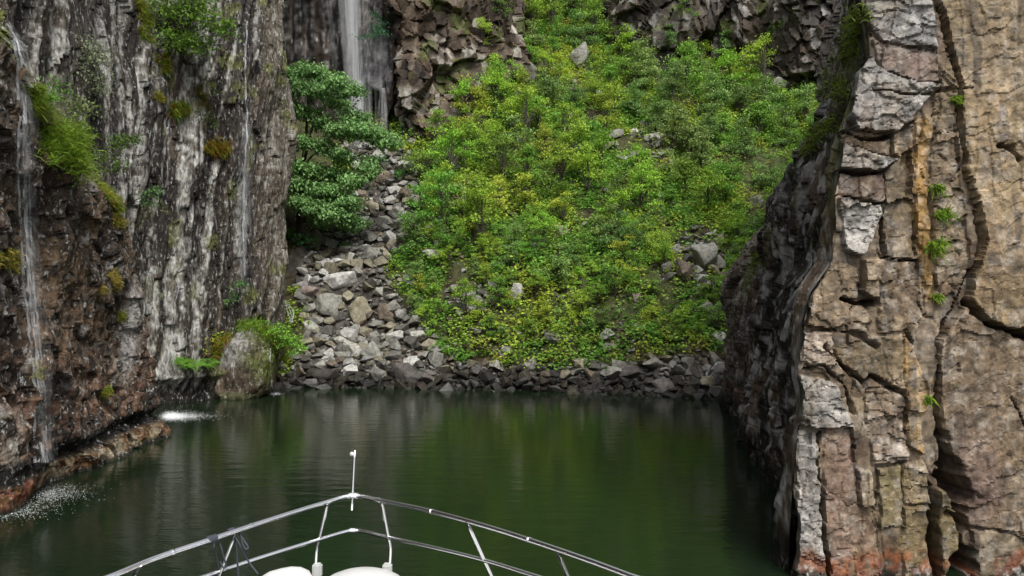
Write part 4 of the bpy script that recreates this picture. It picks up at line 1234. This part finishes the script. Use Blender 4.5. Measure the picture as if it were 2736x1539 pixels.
px_plant('bush', a, [(400, 520, 28, 14, 12, -.5), (420, 505, 18, 8, 7, -.6), (395, 545, 14, 8, 5, -.5)], a[1] - .3, 9, .085, C(.10, .18, .06), 'sparse twig with leaves below the grassy ledge', 'bush', 806, .012, spread=.1)
a, n_ = pick(W_UP, 640, 800)
px_plant('bush', a, [(640, 760, 22, 14, 10, -.3), (630, 790, 16, 14, 8, -.3), (615, 815, 12, 12, 6, -.3)], a[1] - .2, 9, .08, C(.10, .23, .05), 'small leafy twig low on the streaked cliff', 'bush', 807, .012, spread=.09)
a, n_ = pick(W_UP, 560, 340)
px_plant('bush', a, [(565, 320, 30, 22, 12, -.2), (570, 230, 20, 30, 8, -.2)], a[1] - .2, 9, .08, C(.11, .16, .04), 'thin creeper above the rusty grass clump', 'bush', 808, .01, spread=.12)
a, n_ = pick(W_RE, 1015, 92)
px_plant('bush', a, [(1010, 72, 26, 18, 16, -.6), (1020, 92, 28, 10, 14, -1.0), (975, 97, 26, 5, 10, -1.0), (1005, 36, 14, 10, 6, -.4)], a[1] - .3, 10, .11, C(.06, .16, .07), 'small green bush on the ledge right of the waterfall', 'bush', 809, .02, spread=.16)
# the elm by the waterfall
tb0 = np.array([-9.6, 36.2, float(terr(-9.6, 36.2)) - .2])
ELM = []
for lay in ([(777, 184), (830, 176), (884, 200), (935, 226)], [(766, 228), (821, 220), (884, 250), (948, 300)], [(768, 272), (835, 296), (893, 336), (950, 330)], [(950, 330), (1000, 345), (1036, 368)],
            [(755, 372), (821, 366), (893, 394), (985, 440)], [(755, 425), (826, 440), (893, 452), (942, 470)], [(760, 470), (800, 480)], [(800, 524), (845, 492), (893, 502), (937, 528)],
            [(830, 540), (870, 545), (905, 545)], [(855, 575), (893, 562), (944, 588)]):
    L = spline(lay, 5)
    for q in L:
        ELM.append((q[0], q[1] + 14, 33, 15, 36, rng.uniform(-1.4, .2)))
px_plant('elm_tree', tb0, ELM, 35.6, 17, .16, C(.18, .33, .11), 'big layered blue green tree beside the waterfall', 'tree', 820, .13, M['leaf_tree'], spread=.2, flat=.55, thick=1.8, frac=.006, droop=.6)
p = hit(850, 620)
px_plant('bush', p - np.array([0, 0, .1]), [(830, 470, 30, 14, 14, -.3), (860, 500, 40, 16, 20, -.5), (880, 540, 35, 20, 20, -.4), (850, 555, 25, 20, 12, -.2)], p[1] - .6, 13, .12, C(.10, .22, .035),
         'brighter green sapling under the big layered tree', 'bush', 821, .03, spread=.16)
for k, (a, b, w_, h_, cc, lab) in enumerate([(760, 620, 26, 22, C(.13, .28, .05), 'bright fern like bush in the shade at the edge of the streaked cliff'), (815, 640, 30, 24, C(.07, .16, .05), 'dark green bush under the big layered tree'),
        (925, 660, 12, 10, C(.10, .25, .04), 'small green plant alone in the scree'), (1010, 425, 28, 20, C(.08, .2, .04), 'green bush at the foot of the waterfall'), (1090, 455, 34, 22, C(.09, .2, .045), 'green bush at the top right of the scree'),
        (985, 432, 18, 16, C(.06, .14, .04), 'dark bush left of the waterfall foot bush')]):
    p = hit(a, b + h_)
    px_plant('bush', p - np.array([0, 0, .06]), [(a, b, w_, h_, 22, 0), (a - w_ * .6, b + h_ * .4, w_ * .5, h_ * .5, 8, -.1), (a + w_ * .7, b + h_ * .3, w_ * .5, h_ * .5, 8, 0)], p[1], 11, .11, cc, lab, 'bush', 830 + k, .015, spread=.12)

# -- mossy block at the foot of the streaked cliff
def mossy_block():
    r = np.random.default_rng(4)
    b = bmesh.new()
    bmesh.ops.create_icosphere(b, subdivisions=5, radius=1)
    V = np.array([v.co[:] for v in b.verts])
    q = np.sign(V) * np.abs(V) ** .5
    q = q / np.linalg.norm(q, axis=1)[:, None] ** .55
    c0 = at_z(655, 1042, 0.0)
    X = q * np.array([.95, .9, 1.22])
    X[:, 0] -= .18 * np.clip(-X[:, 2], -1, 1)
    top = np.where(X[:, 0] < 0, 0, 0)
    d = (fbm(V[:, 0] * 1.6 + 5, V[:, 1] * 1.6, V[:, 2] * 1.6, 3) - .5) * .5 + (fbm(V[:, 0] * 6, V[:, 1] * 6, V[:, 2] * 3, 6, 3) - .5) * .12
    X = X + V * d[:, None]
    cen = np.array([-8.62, 26.05, .85])
    n = fbm(X[:, 0] * 5, X[:, 1] * 5, X[:, 2] * .8, 9)
    cc = mix(C(.06, .046, .032), C(.13, .10, .07), sstep(.35, .65, n))
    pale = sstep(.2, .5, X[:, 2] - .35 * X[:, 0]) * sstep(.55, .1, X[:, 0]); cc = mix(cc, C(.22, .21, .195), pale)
    mos = sstep(.35, .65, fbm(X[:, 0] * 2, X[:, 1] * 2, X[:, 2] * 2, 19)) * sstep(.1, .8, X[:, 0] + X[:, 2] * .6); cc = mix(cc, C(.09, .11, .025), mos)
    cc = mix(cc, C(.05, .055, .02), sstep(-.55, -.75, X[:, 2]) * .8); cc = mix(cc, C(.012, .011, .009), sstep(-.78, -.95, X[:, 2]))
    T = np.array([[v.index for v in f.verts] for f in b.faces]); b.free()
    me = mesh_np('mossy_boulder', X, T, np.concatenate([cc, np.full((len(X), 1), .55)], 1), True)
    o = obj('mossy_boulder', me, M['rock_brown'], None, cen)
    tag(o, 'rounded brown boulder with a pale top and hanging moss at the cliff foot', 'boulder')
    w = Wall(); w.V = (X + cen)[None]; w.px, w.py = proj(w.V[..., 0], w.V[..., 1], w.V[..., 2]); w.N = unit(X)[None, :, :2]
    return w
W_MB = mossy_block()
tuft('grass_clump', W_MB, [(640, 858), (690, 860), (725, 880), (740, 920)], 70, 2400, .17, .016, [LIME, C(.13, .25, .03), MOSS], 'fresh green grass crowning the mossy boulder', 60, 14, spread=.12)
tuft('grass_clump', W_MB, [(590, 880), (570, 920), (560, 960)], 60, 1800, .17, .016, [LIME, RUST, C(.3, .2, .03), MOSS], 'green and rusty grass left of the mossy boulder', 61, 14, spread=.1)
tuft('grass_clump', W_MB, [(735, 900), (770, 920), (800, 935)], 60, 2200, .18, .016, [LIME, C(.13, .25, .03), RUST, MOSS], 'thick grass right of the mossy boulder', 62, 14, spread=.12)
for k, (a, b, ells, cc, lab) in enumerate([(560, 985, [(540, 930, 34, 22, 24, -.2), (575, 900, 24, 22, 16, -.2), (515, 965, 24, 14, 12, -.2)], C(.26, .36, .05), 'yellow green bush hugging the left side of the mossy boulder'),
        (745, 960, [(765, 905, 30, 24, 24, .1), (790, 930, 26, 18, 18, .1), (740, 880, 26, 18, 16, .0)], C(.22, .38, .05), 'fresh green bush hugging the right side of the mossy boulder')]):
    p = P(a, b, 25.6)
    px_plant('bush', p, ells, 25.6, 13, .09, cc, lab, 'bush', 870 + k, .012, spread=.1)
# ferns
def fern(r, nf, L, colr):
    b = Buf()
    for i in range(nf):
        a = i / nf * 6.28 + r.uniform(-.3, .3)
        d = np.array([math.cos(a), math.sin(a), 0]); ln = L * r.uniform(.75, 1.15)
        pts = spline([(0, 0, 0), d * ln * .45 + np.array([0, 0, ln * .42]), d * ln + np.array([0, 0, ln * .25])], 11)
        side = np.array([-d[1], d[0], 0])
        cen, ax, LL = [], [], []
        for k in range(1, 11):
            for s in (-1, 1):
                l = ln * .34 * math.sin(math.pi * min(1, k / 11 + .12)) + .02
                cen.append(pts[k] + side * s * l * .5); ax.append(side * s + d * .35 - np.array([0, 0, .15])); LL.append(l)
        cen, ax, LL = np.array(cen), np.array(ax), np.array(LL)
        leaves(b, cen, ax, np.tile([0, 0, 1.0], (len(cen), 1)) + r.normal(size=(len(cen), 3)) * .2, LL, np.full(len(cen), ln * .085), np.repeat(colr[None], len(cen), 0) * r.uniform(.8, 1.2, (len(cen), 1)))
    return b.mesh('fronds')
for k, (a, b, wl, L, lab) in enumerate([(500, 985, W_UP, .55, 'bright fern overhanging the water left of the mossy boulder'), (545, 978, W_UP, .5, 'bright fern beside the rusty grass at the cliff foot'),
        (480, 972, W_UP, .35, 'small fern at the crease of the left cliffs'), (690, 862, W_MB, .45, 'fern growing on top of the mossy boulder')]):
    p, n_ = pick(wl, a, b); r = np.random.default_rng(600 + k)
    o = obj('fern', fern(r, 11, L, C(.14, .30, .035)), M['grass'], None, p + n_ * .12); o.rotation_euler = (.35 * n_[1] * -1, .35 * n_[0], 0)
    tag(o, lab, 'fern')
for k, (a, b, L) in enumerate(sorted([(1800, 905, .6), (1850, 880, .6), (1760, 915, .5), (1480, 905, .55), (1320, 915, .55), (1250, 960, .5), (1420, 930, .5), (1170, 930, .45), (1890, 850, .5), (1560, 890, .5), (1395, 880, .5), (1290, 955, .5)])):
    p = hit(a, b); r = np.random.default_rng(640 + k)
    o = obj('fern', fern(r, 10, L, C(.11, .26, .035)), M['grass'], None, p); o.rotation_euler = (-.4, 0, r.uniform(0, 6))
    tag(o, f'green fern just above the beach, {ORD[k]} from the left', 'fern', 'ferns above the beach')

# ------------------------------------------------------------------ falling water
def ribbon(buf, pts, w, r):
    pts = np.asarray(pts, float); n = len(pts)
    side = np.array([1.0, 0, 0]); a = r.uniform(-.5, .5); side = np.array([math.cos(a), math.sin(a), 0])
    W = w * np.linspace(.8, 1.1, n)[:, None] * .5
    v = np.stack([pts - side * W, pts + side * W], 1).reshape(-1, 3)
    f = [(2 * i, 2 * i + 1, 2 * i + 3, 2 * i + 2) for i in range(n - 1)]
    buf.add(v, f)
def fall(name, px, top, bot, spread0, spread1, n, w, Y0, label, seed, parent=None, mat='fall', drift=0):
    r = np.random.default_rng(seed); b = Buf()
    base = P(px, bot, Y0)
    for i in range(n):
        u = r.normal() * (.5 if r.random() < .72 else 1.0)
        yy = r.uniform(-.35, .35)
        t0 = 0 if r.random() < .7 else r.uniform(0, .5); t1 = 1 if r.random() < .75 else r.uniform(.5, 1)
        pts = []
        for t in np.linspace(t0, t1, 9):
            sp = spread0 + (spread1 - spread0) * t
            pts.append(P(px + drift * t + u * sp, top + (bot - top) * t, Y0 + yy - .25 * t) - base)
        ribbon(b, pts, w * r.uniform(.5, 1.6), r)
    if parent is None:
        e = empty('waterfall', base, label, 'waterfall')
    else: e = parent
    o = obj(name, b.mesh(name), M[mat], e)
    if parent is not None: o.location = base - np.array(parent.location)
    return e
wf = fall('veil', 930, -160, 392, 27, 18, 230, .12, 44.2, 'tall white waterfall falling behind the layered tree', 1, drift=30)
fall('strand', 960, 215, 396, 9, 16, 60, .09, 43.6, None, 2, wf)
sm = fall('veil', 1024, 235, 385, 6, 20, 34, .10, 43.9, 'thin white side stream right of the main waterfall', 3)
def spray(name, pts, n, r, rad):
    b = Buf()
    for i in range(n):
        p = pts[int(r.integers(len(pts)))]
        s = rad * r.uniform(.4, 1.2)
        v = np.array([(1, 0, 0), (0, 1, 0), (-1, 0, 0), (0, -1, 0), (0, 0, .8)]) * s + p + r.normal(size=3) * np.array([.32, .25, .10])
        b.add(v, [(0, 1, 4), (1, 2, 4), (2, 3, 4), (3, 0, 4)])
    return b.mesh(name)
r = np.random.default_rng(7)
o = obj('splash', spray('splash', [hit(968, 398) + np.array([0, 0, .1]) - np.array(wf.location)] * 2, 500, r, .022), M['foam'], wf)
o = obj('splash', spray('splash', [hit(1030, 392) - np.array(sm.location)], 180, r, .02), M['foam'], sm)
def trickle(w, pts, width, label, seed, n=3, steps=60, jit=5, cat='trickle', off=.05, parent=None):
    r = np.random.default_rng(seed); b = Buf()
    pts = np.array(pts, float); seg = np.r_[0, np.cumsum(np.linalg.norm(np.diff(pts, axis=0), axis=1))]
    base = None
    for k in range(n):
        t = np.linspace(0, seg[-1], steps)
        j = np.cumsum(r.normal(size=steps)) * .35 * jit / 5 + r.normal() * jit
        qx = np.interp(t, seg, pts[:, 0]) + j; qy = np.interp(t, seg, pts[:, 1])
        A = [pick(w, x, y, 5) for x, y in zip(qx, qy)]
        p = np.array([a[0] + a[1] * off for a in A])
        if base is None: base = p[-1].copy()
        q = np.stack([np.convolve(np.pad(p[:, i], 1, 'edge'), [.25, .5, .25], 'valid') for i in range(3)], 1) - base
        ribbon_n = np.array([a[1] for a in A])
        W = (width * r.uniform(.5, 1.2) * (.6 + .8 * vn(t * .06, t * 0, None, seed + k)))[:, None] * .5
        side = unit(np.stack([-ribbon_n[:, 1], ribbon_n[:, 0], 0 * t], 1))
        v = np.stack([q - side * W, q + side * W], 1).reshape(-1, 3)
        b.add(v, [(2 * i, 2 * i + 1, 2 * i + 3, 2 * i + 2) for i in range(steps - 1)])
    if parent is not None: return obj('veil', b.mesh('veil'), M['fall'], parent, base - np.array(parent.location))
    return tag(obj('trickle', b.mesh('trickle'), M['trickle'], None, base), label, cat)
LT = [(46, 60), (55, 200), (60, 300), (62, 400), (66, 560), (76, 760), (92, 900), (106, 1060), (112, 1240)]
t0 = trickle(W_LO, [(46, 60), (55, 200), (60, 300), (62, 400), (66, 560), (76, 760), (92, 900), (106, 1060), (112, 1240)], .06, 'long white trickle running down the brown buttress at the far left', 1, 6, 110, 8)
trickle(W_LO, LT, .34, None, 21, 7, 80, 10, off=.08, parent=t0)
t1 = trickle(W_UP, [(660, 60), (655, 200), (660, 330), (652, 480), (650, 620), (655, 740)], .05, 'thin white trickle in the grey damp band of the streaked cliff', 2, 2, 80, 5)
trickle(W_UP, [(655, 330), (652, 480), (650, 620), (655, 780)], .35, None, 22, 5, 50, 6, off=.08, parent=t1)
trickle(W_UP, [(450, 300), (448, 400), (440, 500)], .05, 'short trickle on the streaked cliff below the grass clump', 3, 2, 40, 4)
trickle(W_MB, [(724, 930), (725, 990), (728, 1040)], .06, 'short trickle dripping off the mossy boulder into the water', 4, 2, 20, 3)
trickle(W_UP, [(470, 760), (460, 850), (440, 1000)], .04, 'faint trickle in the crease between the left cliffs', 5, 2, 40, 4)
# cascade at the right of the mossy boulder
b = Buf(); r = np.random.default_rng(9)
q0 = [P(762, 800, 28.2), P(772, 830, 28.0), P(780, 862, 27.8)]
for k in range(7):
    ribbon(b, spline([q + r.normal(size=3) * np.array([.06, .05, .03]) + np.array([0, 0, 0]) - q0[-1] for q in q0], 8), .022, r)
tag(obj('cascade', b.mesh('cascade'), M['trickle'], None, q0[-1]), 'little white cascade beside the grass right of the mossy boulder', 'cascade')
# foam where the water lands
def foam(spots, n, rad, label, seed):
    r = np.random.default_rng(seed); b = Buf()
    base = at_z(spots[0][0], spots[0][1], 0)
    for i in range(n):
        sx, sy, ax, ay = spots[int(r.integers(len(spots)))]
        q = at_z(sx + abs(r.normal()) * ax * .5 + r.normal() * 9, sy + r.normal() * ay * .5, 0)
        s = rad * r.uniform(.3, 1.2)
        a = np.arange(4) / 4 * 6.283 + r.uniform(0, 6)
        v = np.concatenate([np.stack([np.cos(a) * s * 1.5, np.sin(a) * s, 0 * a], 1), [[0, 0, s * .35]]]) + q - base + np.array([0, 0, .002])
        b.add(v, [(0, 1, 4), (1, 2, 4), (2, 3, 4), (3, 0, 4)])
    tag(obj('foam', b.mesh('foam'), M['foam'], None, base), label, kind='stuff')
foam([(442, 1112, 45, 10), (442, 1112, 110, 12)], 4500, .008, 'white foam on the water at the corner of the brown buttress', 1)
foam([(100, 1318, 120, 26), (0, 1352, 130, 30), (-60, 1362, 150, 30)], 3800, .005, 'white foam on the water under the long trickle', 2)
foam([(722, 1052, 20, 4)], 400, .009, 'white foam under the drip of the mossy boulder', 3)

# ------------------------------------------------------------------ the boat (bow only is near the frame; the hull runs back under the camera)
ZT, ZM, ZD = 1.87, 1.60, 1.28
boat = empty('motor_boat', (-1.0, 4.0, 0.0), 'white motor boat with a polished steel bow rail in the foreground', 'boat')
BO = np.array([-1.0, 4.0, 0.0])
topL = [at_z(a, b, ZT) for a, b in ((860, 1346), (700, 1396), (560, 1443), (420, 1490), (300, 1539))]
topR = [at_z(a, b, ZT) for a, b in ((1030, 1341), (1150, 1366), (1300, 1407), (1450, 1455), (1580, 1500), (1690, 1541))]
apex = at_z(945, 1325, ZT)
def carry(p, q, k):
    d = q - p; d[2] = 0
    return [q + d / np.linalg.norm(d) * x + np.array([0, 0, 0]) for x in k]
AX = unit(np.array([.152, -1.0, 0]))
endL = topL[-1] + unit(topL[-1] - topL[-2]) * .6; endL2 = endL + AX * 1.6
endR = topR[-1] + unit(topR[-1] - topR[-2]) * .5; endR2 = endR + AX * 1.7
rail = [endL2, endL] + topL[::-1] + [apex] + topR + [endR, endR2]
obj('top_rail', tube(spline(rail, 120) - BO, .0185, 10).mesh('top_rail', True), M['steel'], boat)
mid_px = [(547, 1541), (657, 1503), (760, 1470), (852, 1442), (915, 1423), (943, 1418), (972, 1420), (1037, 1436), (1160, 1464), (1293, 1497), (1436, 1541)]
mid = [at_z(a, b, ZM) for a, b in mid_px]
mid = [mid[0] + unit(mid[0] - mid[1]) * 1.0] + mid + [mid[-1] + unit(mid[-1] - mid[-2]) * 1.0]
obj('mid_rail', tube(spline(mid, 100) - BO, .0155, 10).mesh('mid_rail', True), M['steel'], boat)
def collar(name, p, d, rad, ln, parent):
    d = unit(d)
    return obj(name, tube([p - d * ln / 2 - BO, p - BO, p + d * ln / 2 - BO], rad, 12).mesh(name, True), M['steel'], parent)
collar('rail_joint', apex, np.array([1.0, .05, 0]), .026, .085, boat)
collar('rail_joint', at_z(943, 1418, ZM), np.array([1.0, .05, 0]), .022, .06, boat)
for (a, b) in ((1012, 1336), (1155, 1367), (1415, 1443), (670, 1405), (460, 1476)):
    collar('rail_sleeve', at_z(a, b, ZT), np.array([1.0, -.35 if a > 945 else .6, 0]), .0198, .03, boat)
deck_pts = []
for (tx, ty, mx, my) in ((875, 1345, 853, 1441), (1020, 1340, 1038, 1436), (1247, 1393, 1294, 1497), (1487, 1469, 1530, 1570), (632, 1419, 590, 1527), (372, 1512, 330, 1600)):
    T = at_z(tx, ty, ZT); Mm = at_z(mx, my, ZM)
    inner = tx in (875, 1020)
    if inner:
        Bq = Mm + (Mm - T) * .3; foot = Bq.copy(); foot[2] = ZD; foot[1] -= .05
        path = spline([T, (T + Mm) / 2, Mm, Bq, (Bq + foot) / 2 - np.array([0, .01, 0]), foot], 22)
    else:
        foot = T + (Mm - T) * (ZT - ZD) / (ZT - ZM); path = np.linspace(T, foot, 8)
    deck_pts.append(foot)
    st = obj('stanchion', tube(path - BO, .0135, 10).mesh('stanchion', True), M['steel'], boat)
    fp = foot - BO
    obj('base_flange', tube([fp, fp + np.array([0, 0, .012]), fp + np.array([0, 0, .03])], np.array([.034, .032, .016]), 12).mesh('base_flange', True), M['steel'], st)
    if inner:
        s = 1 if tx < 945 else -1
        q = at_z(850 if tx < 945 else 1032, 1526, 1.40); q[1] = foot[1] + .02
        bm = bmesh.new(); bmesh.ops.create_cube(bm, size=1)
        for v in bm.verts: v.co = Vector((v.co.x * .07, v.co.y * .06, v.co.z * .10))
        bmesh.ops.bevel(bm, geom=bm.edges[:], offset=.012, segments=2, affect='EDGES')
        me = bpy.data.meshes.new('fender_holder'); bm.to_mesh(me); bm.free()
        cp = P(848 if tx < 945 else 1035, 1523, foot[1]); obj('rail_clamp', me, M['grey_plastic'], st, cp - BO)
# jack staff at the bow
j0, j1 = P(940, 1362, apex[1] - .01), P(948, 1203, apex[1] - .01)
js = obj('jack_staff', tube(np.linspace(j0, j1, 8) - BO, .0115, 10).mesh('jack_staff', True), M['steel'], boat)
bm = bmesh.new(); bmesh.ops.create_uvsphere(bm, u_segments=12, v_segments=8, radius=.017)
me = bpy.data.meshes.new('truck_ball'); bm.to_mesh(me); bm.free()
obj('truck_ball', me, M['gel'], js, P(940, 1213, apex[1] - .01) - BO)
# hull and deck
def hull_mesh():
    tipv = apex + AX * .55
    out = []
    nL = 26
    for k in range(nL):
        t = k / (nL - 1); s = t * 5.2
        hw = 1.42 * (1 - math.exp(-((s + .06) / 1.15) ** .9)) + .06
        out.append((s, hw))
    side = np.array([AX[1], -AX[0], 0]) * -1
    rows = []
    prof = [(.0, -.35), (.82, .15), (.93, .7), (1.0, 1.18), (1.0, 1.24), (.97, 1.262), (.6, 1.30), (0, 1.34)]
    V, Q = [], []
    for s, hw in out:
        for (f, z) in prof:
            rake = max(0, (1.24 - z)) * .55 * max(0, 1 - s / 3)
            V.append(tipv + AX * (s + rake) + side * hw * f + np.array([0, 0, z - tipv[2]]))
        for (f, z) in prof[-2::-1]:
            rake = max(0, (1.24 - z)) * .55 * max(0, 1 - s / 3)
            V.append(tipv + AX * (s + rake) - side * hw * f + np.array([0, 0, z - tipv[2]]))
    m = 2 * len(prof) - 1
    for i in range(nL - 1):
        for k in range(m - 1):
            Q.append((i * m + k, i * m + k + 1, (i + 1) * m + k + 1, (i + 1) * m + k))
    for k in range(m // 2):
        Q.append((k, m - 1 - k, m - 2 - k, k + 1))
    return mesh_np('hull', np.array(V) - BO, np.array(Q), None, True)
obj('hull', hull_mesh(), M['gel'], boat)
# white domed bow locker
def dome():
    bm = bmesh.new(); bmesh.ops.create_uvsphere(bm, u_segments=32, v_segments=16, radius=1)
    for v in bm.verts:
        z = max(v.co.z, -.1)
        v.co = Vector((v.co.x * .33, v.co.y * .30, z * .16))
    me = bpy.data.meshes.new('bow_locker'); bm.to_mesh(me); bm.free()
    for p in me.polygons: p.use_smooth = True
    return me
dc = P(968, 1526, 5.62); dc[2] = dc[2] - .16
obj('bow_locker', dome(), M['gel'], boat, dc - BO)
# fender lying on deck
def lathe(prof, n=24):
    V, Q = [], []
    for (x, r_) in prof:
        for k in range(n):
            a = k / n * 6.2832; V.append((x, r_ * math.cos(a), r_ * math.sin(a)))
    for i in range(len(prof) - 1):
        for k in range(n): Q.append((i * n + k, i * n + (k + 1) % n, (i + 1) * n + (k + 1) % n, (i + 1) * n + k))
    return np.array(V), np.array(Q)
fc = P(748, 1522, 5.35) - np.array([0, 0, .125])
fe = empty('fender', fc, 'white round fender with a blue end lying on the bow deck', 'fender')
V, Q = lathe([(-.13, .075), (-.10, .105), (-.05, .122), (.02, .125), (.09, .122), (.15, .105), (.20, .07), (.22, .02)])
obj('body', mesh_np('body', V, Q, None, True), M['gel'], fe)
V, Q = lathe([(-.235, .012), (-.23, .028), (-.20, .034), (-.17, .045), (-.13, .077), (-.125, .07)])
obj('end_cap', mesh_np('end_cap', V, Q, None, True), M['blue'], fe)
fe.rotation_euler = (0, -.12, .35)
# ropes
def rope(paths, knots, label):
    base = paths[0][0]
    e = empty('rope', base, label, 'rope')
    for p in paths: obj('line', tube(spline(np.array(p) - base, 28), .0065, 6).mesh('line', True), M['rope'], e)
    for (c, d, rad, ln) in knots:
        k = c - base; d = unit(np.array(d, float)); b = Buf()
        t = np.linspace(0, 1, 60); up = np.array([0, 0, 1.0]); u = unit(np.cross(d, up)); w = np.cross(u, d)
        h = k + d * ((t - .5) * ln)[:, None] + (np.cos(t * 31)[:, None] * u + np.sin(t * 31)[:, None] * w) * rad
        tube(h, .0085, 6, b); obj('knot', b.mesh('knot', True), M['rope'], e)
def rp(l): return [at_z(a, b, z) for a, b, z in l]
dR = topL[1] - topL[2]
rope([rp([(570, 1440, 1.85), (575, 1470, 1.76), (583, 1510, 1.65), (590, 1545, 1.55), (600, 1600, 1.45)]),
      rp([(580, 1436, 1.85), (590, 1460, 1.8), (598, 1490, 1.72), (604, 1512, 1.66), (596, 1516, 1.65), (588, 1500, 1.68)])],
     [(at_z(567, 1440, ZT), dR, .019, .07), (at_z(571, 1452, ZT - .03), (0, 0, 1), .014, .05)], 'dark rope knotted to the left rail, hanging straight down')
rope([rp([(622, 1425, 1.85), (640, 1455, 1.78), (662, 1497, 1.66), (690, 1535, 1.58)]),
      rp([(628, 1425, 1.85), (632, 1460, 1.76), (635, 1510, 1.63), (640, 1560, 1.5)]),
      rp([(636, 1420, 1.85), (652, 1445, 1.80), (663, 1462, 1.76), (657, 1467, 1.75), (649, 1455, 1.78), (645, 1435, 1.83)])],
     [(at_z(618, 1421, ZT), dR, .019, .045)], 'dark rope on the left rail with a loop, leading to the fender')
